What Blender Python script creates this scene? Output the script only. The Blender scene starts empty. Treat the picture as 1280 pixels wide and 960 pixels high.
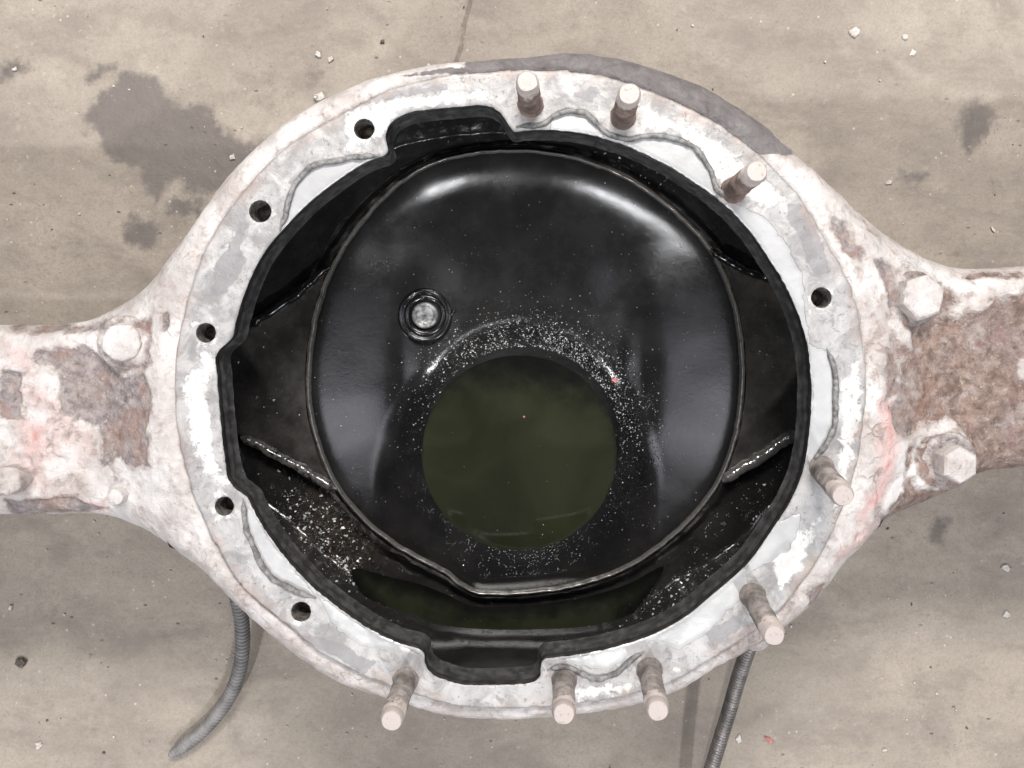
import bpy, bmesh, math, random
import numpy as np
from mathutils import Vector, Matrix, kdtree
from mathutils.geometry import delaunay_2d_cdt

random.seed(7)
RNG = np.random.default_rng(11)
SC = bpy.context.scene
COL = SC.collection

# ------------------------------------------------------------------ camera
DIST = 0.48            # camera height above the machined flange face (m)
FPX = 960.0            # focal length in pixels of a 1280-wide picture
ZF = 0.262             # height of the flange face above the floor (m)
NX, NY = 655.0, 410.0  # where the plumb line falls in the picture

cam_d = bpy.data.cameras.new('camera')
cam = bpy.data.objects.new('camera', cam_d)
COL.objects.link(cam)
cam.location = (0, 0, ZF + DIST)
cam_d.sensor_width = 36.0
cam_d.lens = 36.0 * FPX / 1280.0
cam_d.shift_x = -(NX - 640.0) / 1280.0
cam_d.shift_y = -(480.0 - NY) / 1280.0
cam_d.clip_start = 0.01
cam_d.clip_end = 100.0
SC.camera = cam

# ------------------------------------------------------------------ world + workshop lamps and added side lights
world = bpy.data.worlds.new('World')
SC.world = world
world.use_nodes = True
bg = world.node_tree.nodes['Background']
bg.inputs[0].default_value = (0.95, 0.97, 1.0, 1)
bg.inputs[1].default_value = 0.10


def area_lamp(name, loc, target, sx, sy, power, color=(1, 1, 1)):
    d = bpy.data.lights.new(name, 'AREA')
    d.shape = 'RECTANGLE'
    d.size = sx
    d.size_y = sy
    d.energy = power
    d.color = color
    o = bpy.data.objects.new(name, d)
    COL.objects.link(o)
    o.location = loc
    o.rotation_euler = (Vector(target) - Vector(loc)).to_track_quat('-Z', 'Y').to_euler()
    return o


area_lamp('overhead_light', (0.10, 1.10, 1.60), (0, 0, 0.2), 0.8, 0.28, 44, (1.0, 0.965, 0.925))
area_lamp('overhead_light', (-0.95, -1.75, 2.5), (0, 0, 0.2), 0.12, 0.07, 34, (0.97, 0.98, 1.0))
area_lamp('overhead_light', (0.72, -1.75, 2.5), (0, 0, 0.2), 0.12, 0.07, 34, (0.97, 0.98, 1.0))
area_lamp('overhead_light', (-1.0, 0.05, 1.75), (0, 0, 0.2), 0.6, 0.9, 6.0, (0.90, 0.90, 1.0))  # added soft panel, no known lamp; gives the dome flank its broad reflection
area_lamp('overhead_light', (1.0, 0.05, 1.75), (0, 0, 0.2), 0.6, 0.9, 6.0, (0.90, 0.90, 1.0))  # added twin panel for the opposite dome flank

SC.view_settings.view_transform = 'Standard'
SC.view_settings.look = 'None'
SC.view_settings.exposure = 0.12
SC.view_settings.gamma = 1.0
SC.view_settings.use_curve_mapping = False
SC.render.engine = 'CYCLES'
SC.cycles.max_bounces = 10
SC.cycles.glossy_bounces = 6
SC.cycles.sample_clamp_indirect = 6.0

# ------------------------------------------------------------------ numeric helpers


def W(px, py, z=0.0):
    """place on the horizontal plane z (relative to the flange face) for a spot seen in the photograph"""
    k = (DIST - z) / FPX
    return (np.asarray(px, float) - NX) * k, (NY - np.asarray(py, float)) * k


def poly_w(pts, z=0.0):
    a = np.asarray(pts, float)
    x, y = W(a[:, 0], a[:, 1], z)
    return np.stack([x, y], 1)


def _hash(ix, iy, seed):
    h = (ix.astype(np.int64) * 374761393 + iy.astype(np.int64) * 668265263 + seed * 1442695041) & 0xFFFFFFFF
    h = ((h ^ (h >> 13)) * 1274126177) & 0xFFFFFFFF
    h = h ^ (h >> 16)
    return (h & 0xFFFFFF) / float(0xFFFFFF)


def vnoise(x, y, seed=0):
    ix = np.floor(x); iy = np.floor(y)
    fx = x - ix; fy = y - iy
    fx = fx * fx * fx * (fx * (fx * 6 - 15) + 10); fy = fy * fy * fy * (fy * (fy * 6 - 15) + 10)
    a = _hash(ix, iy, seed); b = _hash(ix + 1, iy, seed)
    c = _hash(ix, iy + 1, seed); d = _hash(ix + 1, iy + 1, seed)
    return (a * (1 - fx) + b * fx) * (1 - fy) + (c * (1 - fx) + d * fx) * fy


def fbm(x, y, scale, seed=0, octv=4):
    x = np.asarray(x, float) * scale; y = np.asarray(y, float) * scale
    s = 0.0; amp = 1.0; t = 0.0
    for o in range(octv):
        s = s + amp * vnoise(x + 17.3 * o, y - 9.1 * o, seed + o * 31)
        t += amp; amp *= 0.5
        x, y = x * 1.9 + y * 0.6, y * 1.9 - x * 0.6
    return s / t


def sstep(a, b, v):
    t = np.clip((v - a) / (b - a), 0, 1)
    return t * t * (3 - 2 * t)


def catmull(pts, closed=True, step=0.0012):
    p = np.asarray(pts, float); n = len(p); out = []
    rng = range(n) if closed else range(n - 1)
    for i in rng:
        if closed:
            a, b, c, d = p[(i - 1) % n], p[i], p[(i + 1) % n], p[(i + 2) % n]
        else:
            a, b, c, d = p[max(i - 1, 0)], p[i], p[i + 1], p[min(i + 2, n - 1)]
        # centripetal parametrisation keeps tight corners free of loops
        t0 = 0; t1 = t0 + max(np.linalg.norm(b - a), 1e-6) ** .5
        t2 = t1 + max(np.linalg.norm(c - b), 1e-6) ** .5; t3 = t2 + max(np.linalg.norm(d - c), 1e-6) ** .5
        m = max(2, int(np.linalg.norm(c - b) / step * 1.3) + 1)
        t = np.linspace(t1, t2, m, endpoint=False)[:, None]
        A1 = (t1 - t) / (t1 - t0) * a + (t - t0) / (t1 - t0) * b
        A2 = (t2 - t) / (t2 - t1) * b + (t - t1) / (t2 - t1) * c
        A3 = (t3 - t) / (t3 - t2) * c + (t - t2) / (t3 - t2) * d
        B1 = (t2 - t) / (t2 - t0) * A1 + (t - t0) / (t2 - t0) * A2
        B2 = (t3 - t) / (t3 - t1) * A2 + (t - t1) / (t3 - t1) * A3
        out.append((t2 - t) / (t2 - t1) * B1 + (t - t1) / (t2 - t1) * B2)
    if not closed:
        out.append(p[-1:])
    return np.concatenate(out)


def resample(p, step, closed=True):
    q = np.vstack([p, p[:1]]) if closed else p
    seg = np.linalg.norm(np.diff(q, axis=0), axis=1)
    s = np.concatenate([[0], np.cumsum(seg)])
    n = max(8, int(s[-1] / step))
    t = np.linspace(0, s[-1], n, endpoint=not closed)
    return np.stack([np.interp(t, s, q[:, k]) for k in range(q.shape[1])], 1)


def inside(poly, x, y):
    x = np.asarray(x); y = np.asarray(y)
    r = np.zeros(x.shape, bool)
    n = len(poly); j = n - 1
    for i in range(n):
        xi, yi = poly[i]; xj, yj = poly[j]
        if yi != yj:
            c = ((yi > y) != (yj > y)) & (x < (xj - xi) * (y - yi) / (yj - yi) + xi)
            r ^= c
        j = i
    return r


_KD = {}


def dist_to(pts, x, y):
    """distance to a densely sampled polyline"""
    key = (len(pts), *map(float, pts[0]), *map(float, pts[len(pts) // 2]))
    kd = _KD.get(key)
    if kd is None:
        kd = kdtree.KDTree(len(pts))
        for i, p in enumerate(pts):
            kd.insert((p[0], p[1], 0), i)
        kd.balance()
        _KD[key] = kd
    return np.array([kd.find((a, b, 0))[2] for a, b in zip(x, y)])


def soft_poly(px_poly, x, y, z, soft):
    """1 inside a traced patch, fading to 0 over `soft` metres outside and in"""
    w = poly_w(px_poly, z)
    ins = inside(w, x, y)
    lo = w.min(0) - soft; hi = w.max(0) + soft
    near = (x > lo[0]) & (x < hi[0]) & (y > lo[1]) & (y < hi[1])
    out = np.zeros(x.shape)
    if near.any():
        d = dist_to(resample(w, 0.001), x[near], y[near])
        sd = np.where(ins[near], d, -d)
        out[near] = np.clip(0.5 + 0.5 * sd / soft, 0, 1)
    return out


def triangulate(loops, spacing, keep, jitter=0.25, rings=()):
    """loops: closed boundary polylines; keep(x,y): mask of the region; -> verts (n,2), tris"""
    pts = []; edges = []
    for lp in loops:
        b = len(pts)
        pts += [tuple(p) for p in lp]
        edges += [(b + i, b + (i + 1) % len(lp)) for i in range(len(lp))]
    allb = np.concatenate([resample(lp, spacing * 0.4) for lp in loops])
    lo = allb.min(0); hi = allb.max(0)
    gx = np.arange(lo[0], hi[0], spacing); gy = np.arange(lo[1], hi[1], spacing * 0.866)
    X, Y = np.meshgrid(gx, gy)
    X[1::2] += spacing * 0.5
    X = X + (RNG.random(X.shape) - .5) * spacing * jitter
    Y = Y + (RNG.random(Y.shape) - .5) * spacing * jitter
    X = X.ravel(); Y = Y.ravel()
    k = keep(X, Y); X = X[k]; Y = Y[k]
    lim = spacing * 0.6
    for off in rings:
        lim = max(lim, off + spacing * 0.45)
    k = dist_to(allb, X, Y) > lim
    pts += list(zip(X[k], Y[k]))
    for off in rings:
        for lp in loops:
            t = np.roll(lp, -1, 0) - np.roll(lp, 1, 0)
            nn = np.stack([-t[:, 1], t[:, 0]], 1); nn /= np.linalg.norm(nn, axis=1)[:, None] + 1e-12
            for sgn in (1, -1):
                q = lp + nn * off * sgn
                q = q[keep(q[:, 0], q[:, 1])]
                if len(q):
                    dd = dist_to(allb, q[:, 0], q[:, 1])
                    q = q[dd > off * 0.75]
                    pts += [tuple(p) for p in q]
    v, e, f, _, _, _ = delaunay_2d_cdt([Vector(p) for p in pts], edges, [], 0, 1e-7)
    v = np.array([(a.x, a.y) for a in v]); f = np.array([t for t in f if len(t) == 3])
    c = v[f].mean(1)
    f = f[keep(c[:, 0], c[:, 1])]
    used = np.unique(f); remap = -np.ones(len(v), int); remap[used] = np.arange(len(used))
    v = v[used]; f = remap[f]
    # all faces counter-clockwise
    a = v[f[:, 1]] - v[f[:, 0]]; b = v[f[:, 2]] - v[f[:, 0]]
    flip = (a[:, 0] * b[:, 1] - a[:, 1] * b[:, 0]) < 0
    f[flip] = f[flip][:, ::-1]
    return v, f

# ------------------------------------------------------------------ object helpers


def link(name, verts, faces, mats, parent=None, smooth=True, attrs=None, mat_idx=None, loc=None):
    me = bpy.data.meshes.new(name)
    v = np.asarray(verts, float).copy()
    if loc is not None:
        v -= np.asarray(loc)
    if isinstance(faces, np.ndarray):
        faces = faces.tolist()
    me.from_pydata(v.tolist(), [], faces)
    me.validate()
    if smooth:
        me.polygons.foreach_set('use_smooth', np.ones(len(me.polygons), bool))
    for m in (mats if isinstance(mats, (list, tuple)) else [mats]):
        me.materials.append(m)
    if mat_idx is not None and len(mat_idx) == len(me.polygons):
        me.polygons.foreach_set('material_index', np.asarray(mat_idx, np.int32))
    for k, a in (attrs or {}).items():
        at = me.attributes.new(k, 'FLOAT', 'POINT')
        at.data.foreach_set('value', np.asarray(a, np.float32))
    me.update()
    o = bpy.data.objects.new(name, me)
    COL.objects.link(o)
    if parent is not None:
        o.parent = parent
    if loc is not None:
        o.location = Vector(loc) - (parent.location if parent is not None and parent.parent is None else Vector((0, 0, 0)))
    elif parent is not None:
        o.location = -parent_world(parent)
    return o


def parent_world(p):
    v = Vector((0, 0, 0))
    while p is not None:
        v = v + p.location
        p = p.parent
    return v


def tag(o, label=None, cat=None, group=None, kind=None):
    if label: o['label'] = label
    if cat: o['category'] = cat
    if group: o['group'] = group
    if kind: o['kind'] = kind
    return o


class MB:
    """collects pieces into one mesh"""

    def __init__(self):
        self.v = []; self.f = []; self.m = []

    def add(self, v, f, m=0):
        b = len(self.v)
        self.v += [tuple(p) for p in v]
        self.f += [tuple(i + b for i in t) for t in f]
        self.m += [m] * len(f)

    def grid(self, rows, closed_u=True, m=0, flip=False):
        """rows: list of equal-length rings"""
        n = len(rows[0]); v = [p for r in rows for p in r]; f = []
        for i in range(len(rows) - 1):
            for j in range(n if closed_u else n - 1):
                q = (i * n + j, i * n + (j + 1) % n, (i + 1) * n + (j + 1) % n, (i + 1) * n + j)
                f.append(q[::-1] if flip else q)
        self.add(v, f, m)

    def lathe(self, prof, base, axis, seg=24, m=0, cap0=False, cap1=True):
        ax = Vector(axis).normalized()
        u = ax.orthogonal().normalized(); w = ax.cross(u)
        base = Vector(base); rows = []
        for (r, h) in prof:
            rows.append([base + ax * h + (u * math.cos(a) + w * math.sin(a)) * r
                         for a in [2 * math.pi * k / seg for k in range(seg)]])
        self.grid(rows, True, m)
        if cap1:
            b = len(self.v); self.v += [tuple(p) for p in rows[-1]]
            self.f.append(tuple(range(b, b + seg))); self.m.append(m)
        if cap0:
            b = len(self.v); self.v += [tuple(p) for p in rows[0]]
            self.f.append(tuple(range(b + seg - 1, b - 1, -1))); self.m.append(m)

    def tube(self, path, radii, seg=10, m=0):
        p = np.asarray(path, float); n = len(p); rows = []
        t = np.gradient(p, axis=0)
        up = np.array([0, 0, 1.0])
        for i in range(n):
            d = t[i] / (np.linalg.norm(t[i]) + 1e-12)
            s = np.cross(d, up)
            if np.linalg.norm(s) < 1e-3: s = np.cross(d, [0, 1.0, 0])
            s /= np.linalg.norm(s); q = np.cross(s, d)
            r = radii[i] if hasattr(radii, '__len__') else radii
            rows.append([p[i] + (s * math.cos(a) + q * math.sin(a)) * r for a in [2 * math.pi * k / seg for k in range(seg)]])
        self.grid(rows, True, m, flip=True)
        for r, rev in ((rows[0], True), (rows[-1], False)):
            b = len(self.v); self.v += [tuple(x) for x in r]
            ids = list(range(b, b + seg))
            self.f.append(tuple(ids if rev else ids[::-1])); self.m.append(m)

    def build(self, name, mats, parent=None, smooth=True, loc=None, attrs=None):
        return link(name, np.array([tuple(p) for p in self.v]), self.f, mats, parent, smooth, attrs, self.m, loc)

# ------------------------------------------------------------------ materials


class NT:
    def __init__(self, name):
        self.mat = bpy.data.materials.new(name)
        self.mat.use_nodes = True
        self.t = self.mat.node_tree
        self.bsdf = self.t.nodes['Principled BSDF']
        self.tc = self.t.nodes.new('ShaderNodeTexCoord')
        self.geo = self.t.nodes.new('ShaderNodeNewGeometry')

    def n(self, typ, **kw):
        nd = self.t.nodes.new(typ)
        for k, v in kw.items(): setattr(nd, k, v)
        return nd

    def put(self, sock, val):
        if hasattr(val, 'links') or isinstance(val, bpy.types.NodeSocket):
            self.t.links.new(val, sock)
        else:
            if sock.type == 'RGBA' and len(val) == 3: val = (*val, 1)
            sock.default_value = val

    def pos(self):
        return self.geo.outputs['Position']

    def noise(self, scale, detail=4, rough=.55, dist=0.0, vec=None):
        nd = self.n('ShaderNodeTexNoise')
        self.put(nd.inputs['Vector'], vec if vec is not None else self.pos())
        nd.inputs['Scale'].default_value = scale; nd.inputs['Detail'].default_value = detail
        nd.inputs['Roughness'].default_value = rough; nd.inputs['Distortion'].default_value = dist
        return nd.outputs['Fac']

    def voro(self, scale, feature='F1', out='Distance', vec=None, rand=1.0):
        nd = self.n('ShaderNodeTexVoronoi', feature=feature)
        self.put(nd.inputs['Vector'], vec if vec is not None else self.pos())
        nd.inputs['Scale'].default_value = scale; nd.inputs['Randomness'].default_value = rand
        return nd.outputs[out]

    def attr(self, name):
        nd = self.n('ShaderNodeAttribute', attribute_name=name)
        return nd.outputs['Fac']

    def math(self, op, a, b=0.0, c=None):
        nd = self.n('ShaderNodeMath', operation=op)
        self.put(nd.inputs[0], a); self.put(nd.inputs[1], b)
        if c is not None: self.put(nd.inputs[2], c)
        return nd.outputs[0]

    def map(self, v, a, b, c=0.0, d=1.0, smooth=True):
        nd = self.n('ShaderNodeMapRange', interpolation_type='SMOOTHSTEP' if smooth else 'LINEAR')
        self.put(nd.inputs[0], v)
        for i, q in enumerate((a, b, c, d)): self.put(nd.inputs[i + 1], q)
        return nd.outputs[0]

    def mix(self, fac, a, b, blend='MIX'):
        nd = self.n('ShaderNodeMix', data_type='RGBA', blend_type=blend)
        self.put(nd.inputs[0], fac); self.put(nd.inputs[6], a); self.put(nd.inputs[7], b)
        return nd.outputs[2]

    def bump(self, h, strength=.5, dist=.001, normal=None):
        nd = self.n('ShaderNodeBump')
        nd.inputs['Strength'].default_value = strength; nd.inputs['Distance'].default_value = dist
        self.put(nd.inputs['Height'], h)
        if normal is not None: self.put(nd.inputs['Normal'], normal)
        return nd.outputs[0]

    def out(self, color=None, rough=None, metal=None, normal=None, spec=None, **kw):
        for k, v in (('Base Color', color), ('Roughness', rough), ('Metallic', metal), ('Normal', normal), ('Specular IOR Level', spec)):
            if v is not None: self.put(self.bsdf.inputs[k], v)
        for k, v in kw.items(): self.put(self.bsdf.inputs[k], v)
        return self.mat


def mat_floor():
    m = NT('concrete')
    sx = m.n('ShaderNodeMapping'); m.put(sx.inputs[0], m.pos()); sx.inputs['Scale'].default_value = (0.55, 1.0, 1.0)
    big = m.noise(4.5, 5, .6)
    mid = m.noise(22, 6, .68, .3, sx.outputs[0])
    fine = m.noise(420, 4, .75)
    c = m.mix(m.map(big, .32, .68), (.305, .265, .222), (.42, .366, .304))
    c = m.mix(m.math('MULTIPLY', m.map(mid, .42, .70), .6), c, (.205, .175, .15))
    c = m.mix(m.math('MULTIPLY', m.map(m.noise(48, 6, .7), .50, .72), .38), c, (.225, .195, .17))
    c = m.mix(m.math('MULTIPLY', m.map(m.noise(75, 5, .65), .56, .74), .35), c, (.44, .40, .35))
    c = m.mix(m.math('MULTIPLY', m.map(fine, .40, .72), .38), c, (.19, .165, .14))
    c = m.mix(m.math('MULTIPLY', m.map(m.noise(240, 4, .7), .60, .70), .45), c, (.17, .145, .125))
    st = m.math('ADD', m.attr('stain'), m.math('MULTIPLY', m.math('SUBTRACT', m.noise(120, 6, .72), .5), .75))
    stm = m.map(st, .28, .74)
    stc = m.mix(m.map(mid, .35, .65), (.105, .090, .084), (.150, .130, .120))
    c = m.mix(m.math('MULTIPLY', stm, .80), c, stc)
    gr = m.math('ADD', m.attr('grime'), m.math('MULTIPLY', m.math('SUBTRACT', m.noise(80, 6, .74), .5), 1.2))
    c = m.mix(m.math('MULTIPLY', m.map(gr, .42, .78), .60), c, (.135, .112, .095))
    crk = m.map(m.attr('crack'), .3, .8)
    c = m.mix(m.math('MULTIPLY', crk, .6), c, (.12, .10, .085))
    sp = m.math('MULTIPLY', m.map(m.voro(85), .13, .05), m.map(m.noise(14, 3), .48, .60))
    c = m.mix(m.math('MULTIPLY', sp, .65), c, (.60, .57, .52))
    wsm = m.math('MULTIPLY', m.map(m.noise(190, 4, .7), .64, .72), m.map(m.noise(10, 3), .50, .62))
    c = m.mix(m.math('MULTIPLY', wsm, .6), c, (.58, .545, .49))
    dk = m.math('MULTIPLY', m.map(m.voro(70, vec=sx.outputs[0]), .10, .04), m.map(m.noise(9, 2), .46, .58))
    c = m.mix(m.math('MULTIPLY', dk, .8), c, (.10, .085, .075))
    h = m.math('ADD', m.math('MULTIPLY', fine, .5), m.noise(130, 5, .7))
    h = m.math('SUBTRACT', h, m.math('MULTIPLY', crk, 1.2))
    h = m.math('SUBTRACT', h, m.math('MULTIPLY', dk, .8))
    r = m.map(stm, 0, 1, .70, .45)
    return m.out(c, r, 0.0, m.bump(h, .6, .0016), .35)


def mat_flange():
    m = NT('flange_face')
    clean = m.map(m.attr('clean'), .40, .60)
    big = m.noise(22, 4, .6, .3)
    cloud = m.noise(60, 6, .66, .5)
    patch = m.noise(130, 6, .68, .5)
    fine = m.noise(700, 4, .75)
    c = m.mix(m.map(cloud, .36, .66), (.255, .248, .245), (.47, .46, .45))
    c = m.mix(m.math('MULTIPLY', m.map(big, .42, .66), .55), c, (.38, .37, .365))
    c = m.mix(m.math('MULTIPLY', m.map(m.noise(85, 6, .7, .6), .53, .66), .75), c, (.225, .213, .21))
    c = m.mix(m.math('MULTIPLY', m.map(patch, .57, .70), .5), c, (.33, .275, .245))
    white = m.math('ADD', m.attr('white'), m.math('MULTIPLY', m.math('SUBTRACT', patch, .5), 1.5))
    wm = m.map(white, .42, .62)
    c = m.mix(m.math('MULTIPLY', wm, .85), c, (.66, .65, .635))
    grey = m.math('ADD', m.attr('grey'), m.math('MULTIPLY', m.math('SUBTRACT', patch, .5), 1.1))
    c = m.mix(m.math('MULTIPLY', m.map(grey, .42, .60), .85), c, m.mix(cloud, (.19, .182, .186), (.29, .282, .284)))
    cl = m.mix(m.map(cloud, .3, .7), (.37, .37, .37), (.46, .46, .455))
    c = m.mix(clean, c, cl)
    pink = m.math('MULTIPLY', m.map(m.attr('rim'), .1, .9), m.map(m.noise(50, 5, .65), .42, .62))
    c = m.mix(m.math('MULTIPLY', pink, .5), c, (.33, .235, .19))
    grit = m.math('MULTIPLY', m.map(m.voro(420), .22, .08), m.map(m.noise(42, 4), .50, .64))
    c = m.mix(m.math('MULTIPLY', grit, m.map(clean, 0, 1, .8, .15)), c, (.13, .11, .10))
    pits = m.math('MULTIPLY', m.map(m.noise(330, 3, .6), .62, .70), m.map(big, .40, .55))
    c = m.mix(m.math('MULTIPLY', pits, m.map(clean, 0, 1, .6, .1)), c, (.20, .17, .15))
    rust = m.map(m.math('ADD', m.attr('holes'), m.math('MULTIPLY', m.math('SUBTRACT', patch, .5), 1.2)), .4, .85)
    c = m.mix(m.math('MULTIPLY', rust, .65), c, (.27, .215, .19))
    h = m.math('ADD', m.math('MULTIPLY', cloud, 1.2), m.math('MULTIPLY', patch, 1.0))
    h = m.math('ADD', h, m.math('MULTIPLY', fine, .30))
    h = m.math('ADD', h, m.math('MULTIPLY', wm, .3))
    h = m.math('SUBTRACT', h, m.math('MULTIPLY', pits, .4))
    h = m.math('MULTIPLY', h, m.map(clean, 0, 1, 1.0, .18))
    r = m.map(clean, 0, 1, .52, .38)
    return m.out(c, r, .25, m.bump(h, .6, .0011), .45)


def mat_bore():
    m = NT('oily_bore_wall')
    n1 = m.noise(160, 4, .6)
    c = m.mix(m.map(n1, .35, .7), (.030, .029, .029), (.075, .073, .073))
    r = m.map(m.noise(90, 3), .35, .7, .30, .55)
    return m.out(c, r, .1, m.bump(m.noise(500, 3), .25, .0006), .5)


def mat_paint(name='peeling_paint'):
    """white paint flaking from rusty cast steel"""
    m = NT(name)
    n0 = m.noise(24, 4, .6, .3)
    n1 = m.noise(75, 6, .66, .6)
    n2 = m.noise(210, 5, .7, .5)
    fine = m.noise(800, 4, .75)
    bare = m.math('ADD', m.attr('bare'), m.math('MULTIPLY', m.math('SUBTRACT', n1, .5), .85))
    bare = m.math('ADD', bare, m.math('MULTIPLY', m.math('SUBTRACT', n2, .5), .60))
    bare = m.math('ADD', bare, m.math('MULTIPLY', m.math('SUBTRACT', n0, .5), .25))
    bm = m.map(bare, .455, .60)
    thin = m.math('MULTIPLY', m.map(bare, .28, .48), m.math('SUBTRACT', 1.0, bm))
    pk = m.math('ADD', m.attr('red'), m.math('MULTIPLY', m.math('SUBTRACT', n1, .5), 1.0))
    white = m.mix(m.map(n0, .35, .66), (.60, .575, .56), (.45, .41, .39))
    white = m.mix(m.math('MULTIPLY', m.map(m.noise(48, 5, .65, .4), .45, .66), .55), white, (.40, .362, .345))
    white = m.mix(m.map(pk, .15, .60), white, (.54, .395, .375))
    white = m.mix(m.map(pk, .58, .95), white, (.45, .17, .15))
    white = m.mix(m.math('MULTIPLY', m.map(n2, .54, .70), .55), white, (.34, .295, .27))
    white = m.mix(m.math('MULTIPLY', thin, .62), white, (.36, .295, .265))
    # hairline cracks where the paint lifts
    wv = m.n('ShaderNodeVectorMath', operation='ADD'); nv = m.n('ShaderNodeTexNoise'); nv.inputs['Scale'].default_value = 60; nv.inputs['Detail'].default_value = 3
    m.put(nv.inputs['Vector'], m.pos())
    sc = m.n('ShaderNodeVectorMath', operation='SCALE'); m.put(sc.inputs[0], nv.outputs['Color']); sc.inputs['Scale'].default_value = .022
    m.put(wv.inputs[0], m.pos()); m.put(wv.inputs[1], sc.outputs[0])
    ck = m.map(m.voro(58, 'DISTANCE_TO_EDGE', vec=wv.outputs[0]), .045, .012)
    ck = m.math('MULTIPLY', m.math('MULTIPLY', ck, m.map(m.noise(30, 3), .60, .74, 0, .6)), m.math('SUBTRACT', 1.0, bm))
    white = m.mix(m.math('MULTIPLY', ck, .7), white, (.22, .17, .14))
    rustA = m.mix(m.map(m.noise(110, 6, .7), .35, .66), (.155, .105, .085), (.33, .25, .215))
    rustA = m.mix(m.math('MULTIPLY', m.map(n0, .45, .66), .6), rustA, (.26, .205, .20))
    rustB = m.mix(m.map(m.noise(150, 6, .7, .6), .35, .66), (.205, .175, .175), (.37, .325, .315))
    rustB = m.mix(m.math('MULTIPLY', m.map(n0, .5, .66), .7), rustB, (.26, .19, .155))
    rst = m.mix(m.map(m.math('ADD', m.attr('warm'), m.math('MULTIPLY', m.math('SUBTRACT', n1, .5), .9)), .3, .7), rustB, rustA)
    rst = m.mix(m.math('MULTIPLY', m.map(m.noise(230, 5, .75), .57, .68), .75), rst, (.50, .41, .34))
    rst = m.mix(m.math('MULTIPLY', m.map(m.noise(120, 5, .7), .56, .70), .75), rst, (.10, .073, .062))
    rst = m.mix(m.math('MULTIPLY', m.map(m.noise(58, 6, .72, .5), .53, .64), .65), rst, (.40, .35, .33))
    rst = m.mix(m.math('MULTIPLY', m.map(m.noise(34, 5, .66, .6), .50, .64), .45), rst, (.30, .175, .135))
    c = m.mix(bm, white, rst)
    g = m.map(m.math('ADD', m.attr('grey'), m.math('MULTIPLY', m.math('SUBTRACT', n2, .5), .7)), .40, .60)
    c = m.mix(g, c, m.mix(m.map(n1, .3, .7), (.115, .103, .103), (.195, .18, .178)))
    cr = m.math('MULTIPLY', m.map(m.attr('seam'), .3, .9), m.map(n1, .30, .6))
    c = m.mix(m.math('MULTIPLY', cr, .75), c, (.18, .115, .085))
    h = m.math('ADD', m.math('MULTIPLY', m.math('SUBTRACT', 1.0, bm), 1.3), m.math('MULTIPLY', n1, 1.2))
    h = m.math('ADD', h, m.math('MULTIPLY', m.math('MULTIPLY', n2, m.map(bm, 0, 1, .5, 1.6)), 1.2))
    h = m.math('ADD', h, m.math('MULTIPLY', fine, .22))
    h = m.math('SUBTRACT', h, m.math('MULTIPLY', ck, .9))
    r = m.map(bm, 0, 1, .55, .8)
    return m.out(c, r, 0.0, m.bump(h, .95, .0018), .35)


def mat_stud(name, shank_a, shank_b, tip):
    m = NT(name)
    z = m.n('ShaderNodeSeparateXYZ'); m.put(z.inputs[0], m.geo.outputs['Position'])
    n1 = m.noise(170, 4, .65); n2 = m.noise(420, 3, .6)
    c = m.mix(m.map(n1, .35, .65), shank_a, shank_b)
    cap = m.math('ADD', m.attr('tip'), m.math('MULTIPLY', m.math('SUBTRACT', n1, .5), .8))
    c = m.mix(m.map(cap, .52, .68), c, tip)
    c = m.mix(m.math('MULTIPLY', m.map(n2, .58, .7), .5), c, (.20, .15, .125))
    h = m.math('ADD', n1, m.math('MULTIPLY', n2, .5))
    return m.out(c, .6, .1, m.bump(h, .5, .0007), .4)


def mat_oily(name='oily_black_casting'):
    m = NT(name)
    wet = m.attr('wet')
    n1 = m.noise(26, 4, .6); n2 = m.noise(240, 4, .65); n3 = m.noise(1100, 3, .7)
    c = m.mix(m.map(n1, .35, .7), (.0060, .0060, .0065), (.0125, .0120, .0122))
    c = m.mix(m.math('MULTIPLY', m.map(m.attr('brown'), .3, 1.0), m.map(n2, .35, .65)), c, (.032, .021, .014))
    c = m.mix(m.math('MULTIPLY', m.map(m.noise(420, 3, .7), .66, .74), .30), c, (.07, .068, .066))
    dust_sheen = m.math('MULTIPLY', m.attr('dust_sheen'), m.map(m.noise(32, 5, .65), .30, .66, .35, 1.0))
    c = m.mix(dust_sheen, c, m.mix(n2, (.030, .028, .025), (.075, .070, .064)))
    worn = m.map(m.math('ADD', m.attr('worn'), m.math('MULTIPLY', m.math('SUBTRACT', n2, .5), .9)), .35, .8)  # lighter metal tone; on rim and seams it paints their highlights
    c = m.mix(worn, c, (.30, .29, .275))
    dry = m.map(n1, .3, .7, .12, .21)
    mxr = m.n('ShaderNodeMix', data_type='FLOAT')
    m.put(mxr.inputs[0], m.map(wet, .2, .8)); m.put(mxr.inputs[2], m.math('ADD', dry, m.math('MULTIPLY', dust_sheen, .14))); mxr.inputs[3].default_value = .09
    h = m.math('ADD', m.math('MULTIPLY', n2, .30), m.math('MULTIPLY', n3, .30))
    drops = m.math('MULTIPLY', m.map(m.voro(620), .40, .05), m.map(m.noise(150, 2), .45, .6))
    h2 = m.math('MULTIPLY', m.math('MULTIPLY', drops, m.map(wet, .3, .8)), 1.6)
    nb = m.bump(m.math('ADD', h, h2), .48, .0005)
    return m.out(c, mxr.outputs[0], m.math('MULTIPLY', worn, .7), nb, .6)


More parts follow.
